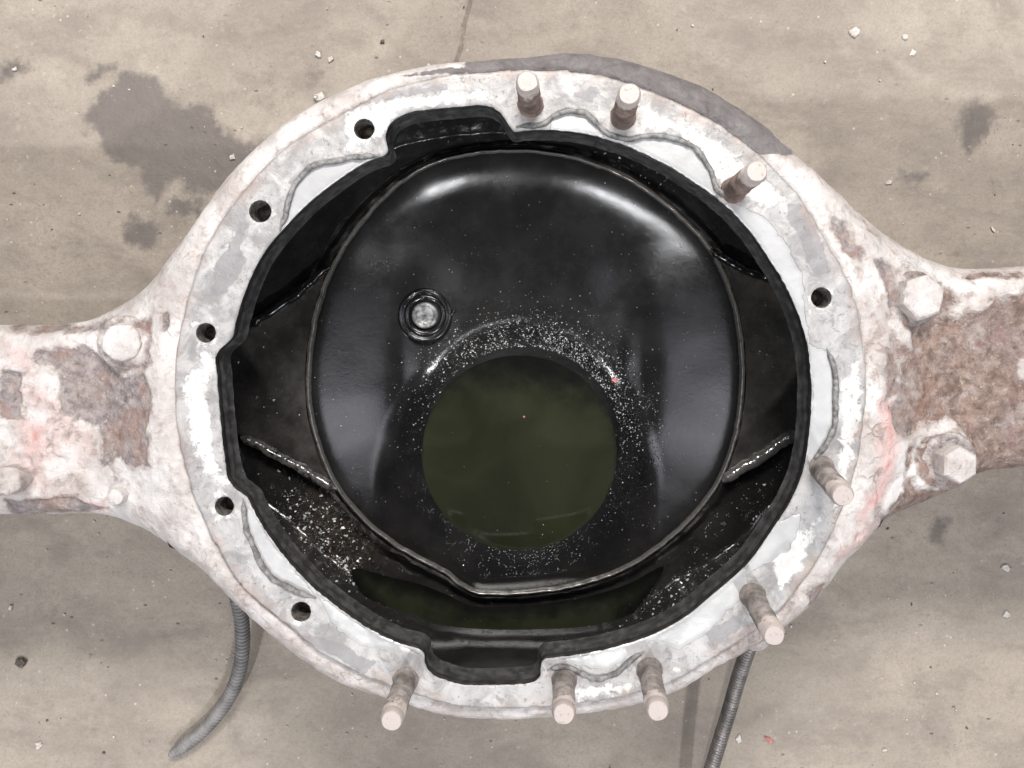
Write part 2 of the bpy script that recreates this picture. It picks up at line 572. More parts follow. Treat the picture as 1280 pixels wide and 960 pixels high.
def mat_oil():
    m = NT('used_gear_oil')
    n1 = m.noise(11, 4, .55, .6)
    c = m.mix(m.map(n1, .32, .68), (.0165, .0185, .0100), (.0270, .0300, .0165))
    # thin oil at the shore shows black metal; upper pool carries a painted reflection
    sh = m.math('ADD', m.attr('shore_and_reflection'), m.math('MULTIPLY', m.math('SUBTRACT', m.noise(70, 4, .6), .5), .5))
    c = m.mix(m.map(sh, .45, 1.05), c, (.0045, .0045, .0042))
    return m.out(c, .04, 0.0, m.bump(m.noise(14, 2), .06, .003), .5, IOR=1.48)


def mat_simple(name, a, b, scale=120, rough=.6, metal=0.0, bump=.4, dist=.0008, spec=.4):
    m = NT(name)
    n1 = m.noise(scale, 4, .62)
    return m.out(m.mix(m.map(n1, .35, .65), a, b), rough, metal, m.bump(m.noise(scale * 3, 3), bump, dist), spec)


M_FLOOR = mat_floor(); M_FLANGE = mat_flange(); M_BORE = mat_bore(); M_PAINT = mat_paint()
M_STUD_A = mat_stud('stud_brown', (.13, .095, .08), (.23, .17, .145), (.44, .39, .365))
M_STUD_B = mat_stud('stud_pale', (.14, .125, .115), (.28, .245, .225), (.42, .365, .34))
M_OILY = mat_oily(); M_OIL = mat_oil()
M_THREAD = mat_simple('hole_thread_steel', (.10, .09, .08), (.30, .28, .26), 300, .38, .5)
M_BEAD = mat_simple('grey_sealant', (.10, .097, .095), (.24, .235, .23), 260, .55)
M_CHIP = mat_simple('pale_chip', (.46, .425, .38), (.66, .63, .59), 400, .75)
M_DARKCHIP = mat_simple('dark_grit', (.06, .05, .045), (.15, .125, .105), 400, .8)
M_REDCHIP = mat_simple('red_paint_chip', (.42, .12, .11), (.60, .27, .24), 400, .6)
M_FLAKE = mat_simple('metal_flake', (.45, .45, .44), (.8, .8, .79), 500, .30, .35)
M_HOSE = mat_simple('grey_hose', (.17, .165, .165), (.27, .26, .255), 60, .5, .0, .15)
M_HOSE_B = mat_simple('wound_steel_hose', (.16, .15, .145), (.30, .28, .265), 60, .36, .45, .1)

# ------------------------------------------------------------------ traced outlines (photograph pixels)
HOLE_PX = [(420, 226), (450, 206), (470, 197), (481, 193), (485, 187), (482, 175), (484, 160), (492, 150), (512, 140), (537, 136), (575, 133),
           (605, 131), (620, 136), (630, 146), (637, 157), (643, 164), (656, 163), (679, 162), (706, 163), (733, 167), (763, 175), (798, 188),
           (843, 211), (875, 232), (902, 252), (932, 281), (957, 315), (980, 352), (997, 388), (1009, 427), (1014, 464), (1015, 499),
           (1013, 535), (1006, 582), (991, 622), (971, 655), (936, 704), (888, 747), (860, 770), (819, 793), (772, 809), (741, 816),
           (710, 821), (690, 823), (679, 826), (676, 836), (675, 846), (667, 853), (647, 856), (610, 857), (576, 856), (554, 850),
           (538, 841), (531, 829), (530, 818), (524, 812), (508, 808), (491, 802), (460, 786), (425, 762), (387, 731), (350, 690), (325, 654), (314, 634),
           (308, 622), (301, 616), (291, 608), (284, 597), (281, 579), (277, 545), (273, 503), (270, 462), (269, 447), (274, 437),
           (284, 428), (290, 421), (294, 402), (305, 367), (320, 332), (335, 308), (350, 290), (375, 263), (400, 241)]
FLANGE_PX = [(218, 496), (220, 441), (228, 397), (238, 362), (257, 310), (282, 267), (307, 235), (332, 207), (362, 180), (400, 157), (425, 143),
             (450, 130), (470, 119), (495, 109), (532, 99), (570, 93), (620, 89), (680, 87), (724, 90), (783, 103), (828, 120), (872, 140),
             (902, 158), (932, 179), (960, 204), (991, 234), (1018, 274), (1038, 310), (1056, 340), (1068, 370), (1076, 403), (1081, 443),
             (1083, 480), (1081, 518), (1075, 565), (1064, 609), (1050, 645), (1030, 688), (1000, 733), (972, 766), (940, 792), (888, 825),
             (840, 853), (772, 873), (726, 880), (672, 885), (585, 885), (554, 879), (516, 868), (475, 853), (438, 838), (402, 818), (361, 784),
             (312, 743), (282, 702), (254, 651), (236, 600), (222, 545)]
SIL_PX = [(-420, 408), (-260, 406), (-120, 406), (0, 406), (84, 405), (120, 399), (149, 385), (171, 372), (190, 355), (213, 326), (232, 302), (254, 272), (275, 241), (309, 203),
          (344, 170), (378, 145), (405, 128), (430, 117), (457, 106), (495, 95), (520, 89), (580, 82), (645, 77), (715, 72), (754, 75), (798, 84),
          (857, 104), (902, 125), (941, 151), (970, 175), (1000, 201), (1027, 227), (1060, 258), (1093, 286), (1127, 310), (1160, 327), (1193, 336),
          (1235, 336), (1280, 333), (1400, 331), (1540, 330), (1700, 330),
          (1700, 580), (1540, 580), (1400, 580), (1280, 582), (1223, 590), (1185, 608), (1147, 627), (1112, 643), (1080, 672), (1048, 706), (1018, 744), (984, 771), (946, 797),
          (888, 830), (840, 858), (772, 879), (726, 886), (672, 891), (585, 891), (554, 886), (510, 874), (462, 858), (425, 846), (387, 824), (350, 793), (312, 762),
          (275, 726), (244, 700), (219, 682), (190, 663), (164, 651), (138, 642), (109, 640), (0, 641), (-120, 642), (-260, 642), (-420, 642)]
RIM_PX = [(385, 470), (388, 430), (399, 378), (415, 335), (440, 293), (478, 248), (520, 214), (560, 198), (600, 190), (640, 188), (700, 193), (750, 207),
          (800, 232), (850, 270), (890, 315), (915, 370), (927, 430), (928, 490), (920, 545), (900, 600), (870, 642), (830, 680), (780, 712), (730, 730),
          (690, 738), (655, 742), (615, 743), (595, 741), (575, 731), (560, 718), (520, 697), (480, 672), (440, 635), (410, 590), (394, 545), (386, 505)]
HOLES = [(455, 161, 13.0), (325, 264, 14.0), (257, 416, 12.5), (280, 633, 12.0), (376, 765, 12.5), (1027, 372, 13.0)]
STUDS = [((663, 131), (659, 102), 0), ((779, 146), (787, 117), 0), ((917, 238), (946, 214), 0), ((1027, 586), (1054, 620), 1), ((941, 745), (968, 795), 1),
         ((812, 838), (822, 889), 1), ((705, 850), (705, 893), 1), ((507, 850), (489, 901), 1)]
BEADS = [[(350, 287), (357, 270), (360, 252), (364, 240), (375, 222), (394, 207), (420, 201), (445, 197), (474, 194)],
         [(645, 159), (662, 158), (679, 155), (691, 146), (702, 141), (714, 139), (733, 142), (748, 157), (763, 170), (786, 174), (810, 170), (840, 172), (860, 180), (874, 191), (887, 211), (896, 235), (911, 250)],
         [(1034, 436), (1042, 458), (1044, 494), (1042, 533), (1028, 561), (1013, 578)],
         [(304, 624), (309, 661), (320, 691), (339, 721), (361, 734), (395, 747)],
         [(684, 838), (697, 833), (710, 833), (729, 842), (747, 848), (766, 843), (788, 825), (806, 814)]]
CLEAN = [[(350, 290), (358, 268), (361, 248), (375, 222), (394, 207), (420, 201), (474, 194), (420, 226)],
         [(688, 160), (691, 146), (712, 139), (733, 142), (748, 158), (757, 174), (720, 166)],
         [(786, 184), (786, 175), (810, 170), (840, 172), (872, 188), (887, 211), (898, 250), (843, 212)],
         [(905, 254), (925, 255), (960, 275), (985, 308), (1003, 345), (1008, 400), (1015, 440), (1000, 400), (960, 320)],
         [(1013, 430), (1034, 438), (1042, 458), (1044, 494), (1042, 533), (1028, 561), (1008, 582), (1017, 500)],
         [(303, 622), (309, 661), (320, 691), (339, 721), (361, 734), (395, 747), (380, 726), (340, 680)],
         [(396, 742), (410, 770), (425, 790), (450, 806), (480, 813), (526, 818), (500, 806), (450, 782)],
         [(972, 652), (1000, 640), (1000, 660), (985, 690), (955, 705), (925, 722)],
         [(680, 830), (700, 826), (735, 834), (760, 838), (785, 820), (815, 800), (850, 812), (885, 790), (915, 760), (935, 735), (930, 705), (850, 775), (760, 812)]]
GREY_PATCH = [[(985, 255), (1003, 255), (1020, 285), (1033, 318), (1038, 340), (1022, 345), (1010, 330), (1000, 300), (985, 272)],
              [(268, 335), (288, 300), (300, 275), (305, 290), (300, 310), (310, 325), (285, 365), (262, 372)],
              [(440, 120), (530, 108), (560, 104), (560, 112), (500, 122), (450, 132)],
              [(715, 120), (740, 105), (752, 115), (735, 130)],
              [(355, 790), (420, 800), (470, 830), (455, 842), (400, 812)],
              [(880, 790), (930, 765), (925, 785), (890, 812)]]
WHITE_PATCH = [[(430, 140), (500, 120), (600, 112), (640, 122), (560, 130), (500, 140), (480, 170), (430, 190)],
               [(225, 480), (250, 455), (262, 520), (275, 590), (300, 610), (265, 605), (240, 560)],
               [(800, 130), (900, 175), (985, 250), (960, 262), (900, 230), (850, 165), (800, 160)],
               [(1050, 480), (1075, 440), (1078, 520), (1060, 600), (1045, 640), (1050, 560)],
               [(960, 690), (1030, 640), (1000, 715), (975, 740)],
               [(700, 862), (800, 850), (850, 838), (780, 868), (700, 875)],
               [(250, 440), (270, 440), (265, 480), (250, 500)]]

Z_RIM = -0.127
Z_FLOORPLATE = -0.132


def lift(xy, z):
    """2-D outline -> 3-D points at height z (relative to flange face)"""
    return np.column_stack([xy, np.full(len(xy), z + ZF) if np.isscalar(z) else np.asarray(z) + ZF])


hole_w = resample(catmull(poly_w(HOLE_PX), True, .0008), .0011)
flange_w = resample(catmull(poly_w(FLANGE_PX), True, .0012), .0013)
# slightly hacked, chipped edges
hole_w = hole_w + (fbm(hole_w[:, 0], hole_w[:, 1], 300, 5, 2)[:, None] - .5) * .0007
flange_w = flange_w + (fbm(flange_w[:, 0], flange_w[:, 1], 160, 8, 3)[:, None] - .5) * .0016

# silhouette of the body: height depends on how far it stands from the flange
sil_px = np.asarray(SIL_PX, float)
flange_dense = resample(flange_w, .0006)
zs = np.full(len(sil_px), -.035)
for _ in range(3):
    k = (DIST - zs) / FPX
    sx_ = (sil_px[:, 0] - NX) * k; sy_ = (NY - sil_px[:, 1]) * k
    dfl = dist_to(flange_dense, sx_, sy_)
    zs = -.006 - .022 * sstep(.004, .07, dfl) - np.minimum(.016, .004 + dfl * .7)
sil_w = resample(catmull(np.stack([sx_, sy_], 1), True, .0015), .0016)

# ================================================================== FLOOR
def build_floor():
    z = -ZF
    xl, _ = W(0, 0, z); xr, _ = W(1280, 0, z); _, yt = W(0, 0, z); _, yb = W(0, 960, z)
    gx = np.arange(float(xl) - .04, float(xr) + .04, .0026); gy = np.arange(float(yb) - .04, float(yt) + .04, .0026)
    far = np.array([.05, .12, .3, .7, 1.5, 3.0])
    gx = np.concatenate([gx[0] - far[::-1], gx, gx[-1] + far]); gy = np.concatenate([gy[0] - far[::-1], gy, gy[-1] + far])
    X, Y = np.meshgrid(gx, gy); x = X.ravel(); y = Y.ravel()
    wob = (fbm(x, y, 55, 3, 4) - .5) * .020; wob2 = (fbm(x, y, 55, 43, 4) - .5) * .020
    xs = x + wob; ys = y + wob2
    stain = np.zeros(len(x))
    c1 = lambda q: [(a / 2.909, b / 2.909) for a, b in q]
    polys = [c1([(420, 300), (430, 262), (500, 248), (560, 280), (600, 310), (620, 365), (730, 380), (775, 430), (800, 480), (870, 500), (1100, 520), (1000, 720),
                 (800, 705), (700, 705), (650, 668), (600, 690), (560, 740), (525, 700), (520, 610), (470, 590), (380, 565), (380, 510), (320, 480), (285, 440), (330, 360)]),
             c1([(300, 245), (410, 240), (430, 270), (310, 285)]), c1([(620, 740), (650, 710), (710, 715), (722, 760), (690, 800), (640, 795), (615, 770)]),
             c1([(445, 820), (480, 790), (560, 800), (590, 840), (560, 885), (490, 895), (440, 860)]), c1([(0, 220), (70, 210), (90, 250), (0, 285)]),
             [(1205, 130), (1225, 118), (1246, 130), (1240, 158), (1222, 180), (1205, 190), (1196, 168)],
             [(1170, 640), (1190, 650), (1185, 680), (1160, 675)], [(1130, 218), (1160, 220), (1150, 235), (1130, 230)]]
    for p in polys:
        stain = np.maximum(stain, soft_poly(p, xs, ys, z, .014))
    grime = np.zeros(len(x))
    for (cx, cy, r, a) in [(330, 110, 90, .45), (420, 60, 70, .42), (390, 95, 35, .6), (1190, 300, 90, .45), (1250, 230, 50, .5), (60, 320, 160, .38), (60, 760, 90, .45), (130, 900, 120, .42),
                           (1120, 660, 120, .42), (1000, 830, 140, .36), (640, 930, 140, .34), (1180, 930, 90, .42), (420, 830, 60, .40), (950, 60, 120, .22), (1240, 660, 60, .5), (60, 345, 60, .42)]:
        gx_, gy_ = W(cx, cy, z); d = np.hypot(xs - gx_, ys - gy_) / (r * (DIST - z) / FPX)
        grime = np.maximum(grime, a * np.clip(1.2 - d, 0, 1))
    crack = np.zeros(len(x))
    cp = resample(catmull(poly_w([(566, 92), (571, 74), (576, 58), (580, 30), (586, 8), (590, -20), (600, -60)], z), False), .0008, False)
    near = (np.abs(x - cp[:, 0].mean()) < .06) & (y > cp[:, 1].min() - .02)
    crack[near] = np.clip(1 - dist_to(cp, x[near], y[near]) / .0045, 0, 1) * (.55 + .7 * fbm(x[near], y[near], 130, 77, 3))
    rip = fbm(x, y, 14, 21, 4)
    zz = (rip - .5) * .0020 + (fbm(x, y, 140, 23, 2) - .5) * .0005 - crack * .0012
    zz = np.where((np.abs(x) < 1.0) & (np.abs(y) < 1.0), zz, 0) - .0012
    nx, ny = len(gx), len(gy)
    I = np.arange(nx * ny).reshape(ny, nx)
    f = np.stack([I[:-1, :-1], I[:-1, 1:], I[1:, 1:], I[1:, :-1]], -1).reshape(-1, 4)
    o = link('floor', np.column_stack([x, y, zz]), f, M_FLOOR, None, True, {'stain': stain, 'grime': grime, 'crack': crack})
    tag(o, 'worn grey beige concrete workshop floor with dark oil stains', 'floor', kind='structure')


build_floor()

# ================================================================== AXLE HOUSING
housing = bpy.data.objects.new('axle_housing', None)
COL.objects.link(housing)
housing.location = (0, -.035, 0)
tag(housing, 'big open truck axle housing with flaking white paint, lying on concrete', 'axle housing')


def build_flange():
    circ = []
    for (hx, hy, hr) in HOLES:
        cx, cy = W(hx, hy); r = hr * DIST / FPX
        a = np.linspace(0, 2 * np.pi, 40, endpoint=False)
        circ.append(np.stack([cx + r * np.cos(a), cy + r * np.sin(a)], 1))

    def keep(x, y):
        k = inside(flange_w, x, y) & ~inside(hole_w, x, y)
        for (hx, hy, hr) in HOLES:
            cx, cy = W(hx, hy)
            k &= np.hypot(x - cx, y - cy) > hr * DIST / FPX * 0.985
        return k
    v, f = triangulate([flange_w, hole_w] + circ, .0016, keep, rings=(.0007, .0016))
    x, y = v[:, 0], v[:, 1]
    d_in = dist_to(resample(hole_w, .0004), x, y); d_out = dist_to(resample(flange_w, .0005), x, y)
    d_h = dist_to(np.concatenate([resample(c, .0003) for c in circ]), x, y)

    def bev(d, r):
        t = np.clip(1 - d / r, 0, 1)
        return r * (1 - np.sqrt(np.clip(1 - t * t, 0, 1)))
    clean = np.zeros(len(x)); white = np.zeros(len(x)); grey = np.zeros(len(x))
    wx = x + (fbm(x, y, 260, 61, 3) - .5) * .003; wy = y + (fbm(x, y, 260, 62, 3) - .5) * .003
    for p in CLEAN: clean = np.maximum(clean, soft_poly(p, wx, wy, 0, .0012))
    for p in WHITE_PATCH: white = np.maximum(white, soft_poly(p, wx, wy, 0, .006) * .9)
    for p in GREY_PATCH: grey = np.maximum(grey, soft_poly(p, wx, wy, 0, .0025))
    dc = np.min([np.hypot(x - W(h[0], h[1])[0], y - W(h[0], h[1])[1]) for h in HOLES], 0)
    white = np.maximum(white, .48 * np.clip(1.5 - dc / .014, 0, 1))
    ds = np.min([np.hypot(x - W(*s[0])[0], y - W(*s[0])[1]) for s in STUDS], 0)
    grime = np.clip(1.5 - ds / .012, 0, 1) * .75
    lump = (fbm(x, y, 110, 71, 4) - .5) * .0011 + (fbm(x, y, 420, 72, 2) - .5) * .0004
    z = -bev(d_in, .0014) - bev(d_out, .0016) - bev(d_h, .0009) + lump * (1 - .85 * clean) * sstep(0, .003, np.minimum(d_in, d_h)) - .0006 * clean
    b = MB()
    verts = [tuple(p) for p in np.column_stack([x, y, z + ZF])]
    b.add(verts, f.tolist(), 0)
    # bore wall with a machined groove
    prof = [(0, -.0014), (.0002, -.004), (.0003, -.0075), (.0012, -.0085), (.0012, -.0105), (.0002, -.0115), (.0000, -.016), (-.0003, -.0195), (-.0016, -.0215)]
    ctr = hole_w.mean(0)
    t = np.roll(hole_w, -1, 0) - np.roll(hole_w, 1, 0)
    nn = np.stack([t[:, 1], -t[:, 0]], 1); nn /= np.linalg.norm(nn, axis=1)[:, None]
    if ((hole_w - ctr) * nn).sum(1).mean() < 0: nn = -nn          # pointing out of the bore
    rows = []
    for off, zz in prof:
        wob = (fbm(hole_w[:, 0] + zz * 3, hole_w[:, 1], 90, 91, 2) - .5) * .0005
        rows.append([tuple(q) for q in lift(hole_w + nn * (off + (wob[:, None] if zz < -.003 else 0)), zz)])
    b.grid(rows, True, 1)
    under = [rows[-1], [tuple(q) for q in lift(hole_w * 1.0 + nn * .030, -.0215)]]
    b.grid(under, True, 1)
    # outer wall down into the seam
    t = np.roll(flange_w, -1, 0) - np.roll(flange_w, 1, 0)
    n2 = np.stack([t[:, 1], -t[:, 0]], 1); n2 /= np.linalg.norm(n2, axis=1)[:, None]
    if ((flange_w - ctr) * n2).sum(1).mean() < 0: n2 = -n2
    b.grid([[tuple(q) for q in lift(flange_w + n2 * o, zz)] for o, zz in [(0, -.0016), (.0002, -.006), (.0002, -.026)]], True, 0)
    nv = len(b.v)
    A = {}
    for kname, arr in (('clean', clean), ('white', white), ('grey', grey), ('rim', np.clip(1 - d_out / .011, 0, 1)), ('holes', grime)):
        full = np.zeros(nv); full[:len(arr)] = arr; A[kname] = full
    o = b.build('flange', [M_FLANGE, M_BORE], housing, True, attrs=A)
    tag(o, 'scraped pale grey machined ring face with bolt holes')
    # threaded holes
    for (hx, hy, hr) in HOLES:
        cx, cy = W(hx, hy); r = hr * DIST / FPX
        m = MB(); prof = [(r * .99, -.0007)]
        zz = -.002
        while zz > -.018:
            prof += [(r * .985, zz), (r * .885, zz - .0008)]; zz -= .0016
        prof += [(r * .88, -.0200), (r * .3, -.0212)]
        m.lathe([(q, h) for q, h in prof], (cx, cy, ZF), (0, 0, 1), 28)
        m.f = [t[::-1] for t in m.f]
        m.build('threaded_hole', M_THREAD, housing, True)


def bead(px, width=.0017):
    p = resample(catmull(poly_w(px), False, .0008), .0010, False)
    n = len(p)
    r = width * (.75 + .6 * fbm(p[:, 0], p[:, 1], 230, int(px[0][0]), 3))
    r *= np.clip(np.minimum(np.arange(n), np.arange(n)[::-1]) / 6.0, .3, 1)
    p = p + (np.stack([fbm(p[:, 0], p[:, 1], 150, 5, 3), fbm(p[:, 0], p[:, 1], 150, 6, 3)], 1) - .5) * .0014
    z = ZF + r * .25 + (fbm(p[:, 0], p[:, 1], 300, 9, 2) - .5) * .0006
    m = MB(); m.tube(np.column_stack([p, z]), r, 10)
    return m.build('sealant_bead', M_BEAD, housing, True)


def lip(px, z0, r0, name, mat):
    p = resample(catmull(poly_w(px, z0), False, .0008), .0012, False)
    return p


BOSSES = [(158, 428, 38, .0030, 27), (1140, 373, 40, .0022, 30), (1183, 577, 48, .0026, 30), (150, 620, 16, .0045, 9), (20, 597, 24, .004, 14)]


def body_z(x, y, d_sil, d_fl):
    z = -.0068 - .0205 * sstep(.004, .07, d_fl)
    R = np.minimum(.020, .006 + (d_sil + d_fl) * .55)
    t = np.clip(1 - d_sil / R, 0, 1)
    z = z - R * .8 * (1 - np.sqrt(np.clip(1 - t * t, 0, 1)))
    z = z - .0018 * np.clip(1 - d_fl / .0022, 0, 1)      # seam groove beside the ring
    for (bx, by, br, bh, _) in BOSSES:
        cx, cy = W(bx, by, -.026); q = np.hypot(x - cx, y - cy) / (br * (DIST + .026) / FPX)
        z = z + bh * sstep(1.0, .72, q)
    z = z + (fbm(x, y, 38, 101, 4) - .5) * .0050 + (fbm(x, y, 160, 102, 4) - .5) * .0020
    return z


def build_body():
    inner = resample(flange_w + (flange_w - flange_w.mean(0)) / np.linalg.norm(flange_w - flange_w.mean(0), axis=1)[:, None] * .0007, .0018)

    def keep(x, y):
        return inside(sil_w, x, y) & ~inside(inner, x, y) & (x > -.62) & (x < .62)
    v, f = triangulate([sil_w, inner], .0018, keep, rings=(.0009,))
    x, y = v[:, 0], v[:, 1]
    d_sil = dist_to(resample(sil_w, .0006), x, y); d_fl = dist_to(flange_dense, x, y)
    # picture coordinates of each spot on the shoulder, to lay out the paint damage
    k = (DIST + .022) / FPX
    px = x / k + NX; py = NY - y / k
    n1 = fbm(x, y, 42, 201, 4); n2 = fbm(x, y, 150, 202, 4)
    bare = .29 + .24 * (fbm(x, y, 16, 209, 3) - .35)
    zp = -.024
    LP = [(a / 2.744, b / 2.744 + 350) for a, b in [(120, 250), (250, 245), (265, 225), (300, 250), (370, 290), (430, 330), (520, 308), (545, 345), (545, 640), (480, 645), (400, 620),
                                                   (335, 632), (350, 580), (322, 500), (250, 482), (215, 452), (188, 400), (212, 330), (170, 300), (120, 285)]]
    wx = x + (n1 - .5) * .012; wy = y + (fbm(x, y, 42, 203, 4) - .5) * .012
    bare = np.maximum(bare, .12 + .85 * soft_poly(LP, wx, wy, zp, .006))
    for p, a in [([(0, 405), (90, 403), (150, 392), (120, 415), (60, 418), (0, 416)], .62), ([(0, 462), (25, 470), (28, 500), (0, 520)], .75), ([(0, 500), (22, 505), (25, 520), (0, 522)], .95),
                 ([(0, 625), (90, 622), (130, 640), (0, 650)], .8), ([(214, 395), (224, 393), (222, 415), (212, 415)], .8),
                 ([(150, 395), (200, 400), (205, 450), (190, 462), (140, 460), (150, 448), (188, 448), (192, 420)], .50)]:
        bare = np.maximum(bare, .12 + a * soft_poly(p, wx, wy, zp, .004))
    # right hand arm: mostly rust, paint left near the upper edge and round the bolts
    right = sstep(1085, 1150, px + (n1 - .5) * 60) * sstep(330, 372, py - np.abs(px - 1180) * .04)
    bare = np.maximum(bare, .30 + (.33 + .30 * fbm(x, y, 30, 211, 3)) * right)
    for p, a in [([(1012, 255), (1060, 290), (1075, 320), (1050, 330), (1025, 300)], .55), ([(1080, 320), (1100, 330), (1112, 375), (1108, 400), (1095, 380), (1085, 345)], .7),
                 ([(1180, 340), (1280, 334), (1280, 352), (1190, 350)], .62), ([(1085, 430), (1110, 440), (1115, 500), (1092, 500)], .55), ([(1000, 735), (1020, 725), (1022, 745), (1005, 752)], .8)]:
        bare = np.maximum(bare, .12 + a * soft_poly(p, wx, wy, zp, .005))
    for p, a in [([(1165, 330), (1215, 352), (1280, 352), (1280, 372), (1240, 375), (1215, 395), (1190, 385), (1195, 365)], .30), ([(1112, 405), (1142, 415), (1140, 440), (1118, 432)], .5),
                 ([(1120, 555), (1150, 530), (1195, 522), (1225, 545), (1215, 560), (1190, 540), (1155, 550), (1140, 575)], .34), ([(1268, 440), (1290, 440), (1290, 475), (1270, 470)], .5),
                 ([(1095, 560), (1120, 560), (1128, 600), (1110, 640), (1095, 620)], .35), ([(1140, 575), (1160, 600), (1185, 612), (1150, 612), (1134, 592)], .55)]:
        bare = bare - a * soft_poly(p, wx, wy, zp, .004)
    red = np.zeros(len(x))
    for p, a in [([(1085, 495), (1108, 500), (1112, 540), (1105, 585), (1095, 625), (1070, 650), (1060, 640), (1085, 580)], .85), ([(1030, 690), (1060, 660), (1110, 640), (1090, 670), (1040, 710)], .50),
                 ([(20, 520), (60, 525), (60, 570), (30, 580)], .72), ([(0, 420), (45, 440), (50, 480), (0, 460)], .45), ([(50, 620), (130, 625), (120, 645), (50, 642)], .75), ([(0, 560), (70, 560), (70, 620), (0, 620)], .42),
                 ([(86, 525), (100, 530), (98, 540), (88, 540)], .7), ([(20, 480), (60, 470), (120, 540), (110, 600), (50, 590)], .36)]:
        red = np.maximum(red, a * soft_poly(p, wx, wy, zp, .008))
    bare = bare - .35 * np.clip(red - .5, 0, 1)
    warm = np.clip(.14 + .58 * sstep(1080, 1150, px) + .25 * (n1 - .5), 0, 1)
    grey = soft_poly([(500, 95), (560, 90), (640, 84), (716, 74), (800, 80), (870, 100), (960, 160), (992, 190), (972, 196), (940, 186), (900, 158), (830, 124), (780, 104), (720, 92), (640, 94), (560, 100)], wx * .6 + x * .4, wy * .6 + y * .4, -.016, .003)
    grey = grey * (.75 + .5 * n1)
    grey = np.maximum(grey, .9 * sstep(985, 940, px + (n1 - .5) * 40) * sstep(545, 600, px + (n1 - .5) * 40) * (py < 200) * (px > 560) * (px < 975) * (d_fl > .0015) * (py < 210))
    seam = np.clip(1 - d_fl / .0045, 0, 1) * (.4 + 1.0 * sstep(560, 300, px) * sstep(480, 560, py) + .3 * sstep(330, 280, py))
    z = body_z(x, y, d_sil, d_fl)
    bfull = bare + (n1 - .5) * .5 + (n2 - .5) * .3
    z = z + .0014 * sstep(.53, .46, bfull) + (fbm(x, y, 330, 205, 3) - .5) * .0018 * sstep(.45, .6, bfull) + (fbm(x, y, 90, 206, 4) - .5) * .0030 * sstep(.45, .6, bfull)
    b = MB()
    b.add([tuple(p) for p in np.column_stack([x, y, z + ZF])], f.tolist(), 0)
    # side walls of the shell, following the outline downwards
    ds = dist_to(flange_dense, sil_w[:, 0], sil_w[:, 1])
    z0 = body_z(sil_w[:, 0], sil_w[:, 1], np.zeros(len(sil_w)), ds)
    t = np.roll(sil_w, -1, 0) - np.roll(sil_w, 1, 0)
    nn = np.stack([t[:, 1], -t[:, 0]], 1); nn /= np.linalg.norm(nn, axis=1)[:, None]
    if ((sil_w - sil_w.mean(0)) * nn).sum(1).mean() < 0: nn = -nn
    rows = []
    for off, fr in [(-.0002, 0), (.0004, .06), (.0002, .3), (-.002, .75), (-.010, .93), (-.026, 1.0)]:
        zz = z0 * (1 - fr) + (-.150) * fr - (.001 if fr == 0 else 0)
        w = (fbm(sil_w[:, 0], sil_w[:, 1] + fr, 60, 301, 3) - .5) * .002
        rows.append([tuple(q) for q in lift(sil_w + nn * (off + (w[:, None] if fr > .1 else 0)), zz)])
    b.grid(rows, True, 0, flip=True)
    nv = len(b.v); A = {}
    for kname, arr, dflt in (('bare', bare, .55), ('red', red, 0), ('warm', warm, .4), ('grey', grey, 0), ('seam', seam, 0)):
        full = np.full(nv, dflt, float); full[:len(arr)] = arr; A[kname] = full
    o = b.build('housing_shell', [M_PAINT], housing, True, attrs=A)
    tag(o, 'outer shell and axle arms, white and pink paint flaking off rust')


def body_height(px, py):
    """surface height of the outer shell at a spot of the picture"""
    z = -.025
    for _ in range(3):
        x, y = W(px, py, z); x = np.array([float(x)]); y = np.array([float(y)])
        z = float(body_z(x, y, dist_to(resample(sil_w, .001), x, y), dist_to(flange_dense, x, y))[0])
    return float(x[0]), float(y[0]), z + ZF


def paint_attr(mesh_ob, bare, red=0.0, warm=.3):
    me = mesh_ob.data; n = len(me.vertices)
    for k, a in (('bare', bare), ('red', red), ('warm', warm), ('grey', 0.0), ('seam', 0.0)):
        at = me.attributes.new(k, 'FLOAT', 'POINT'); at.data.foreach_set('value', np.full(n, a, np.float32))


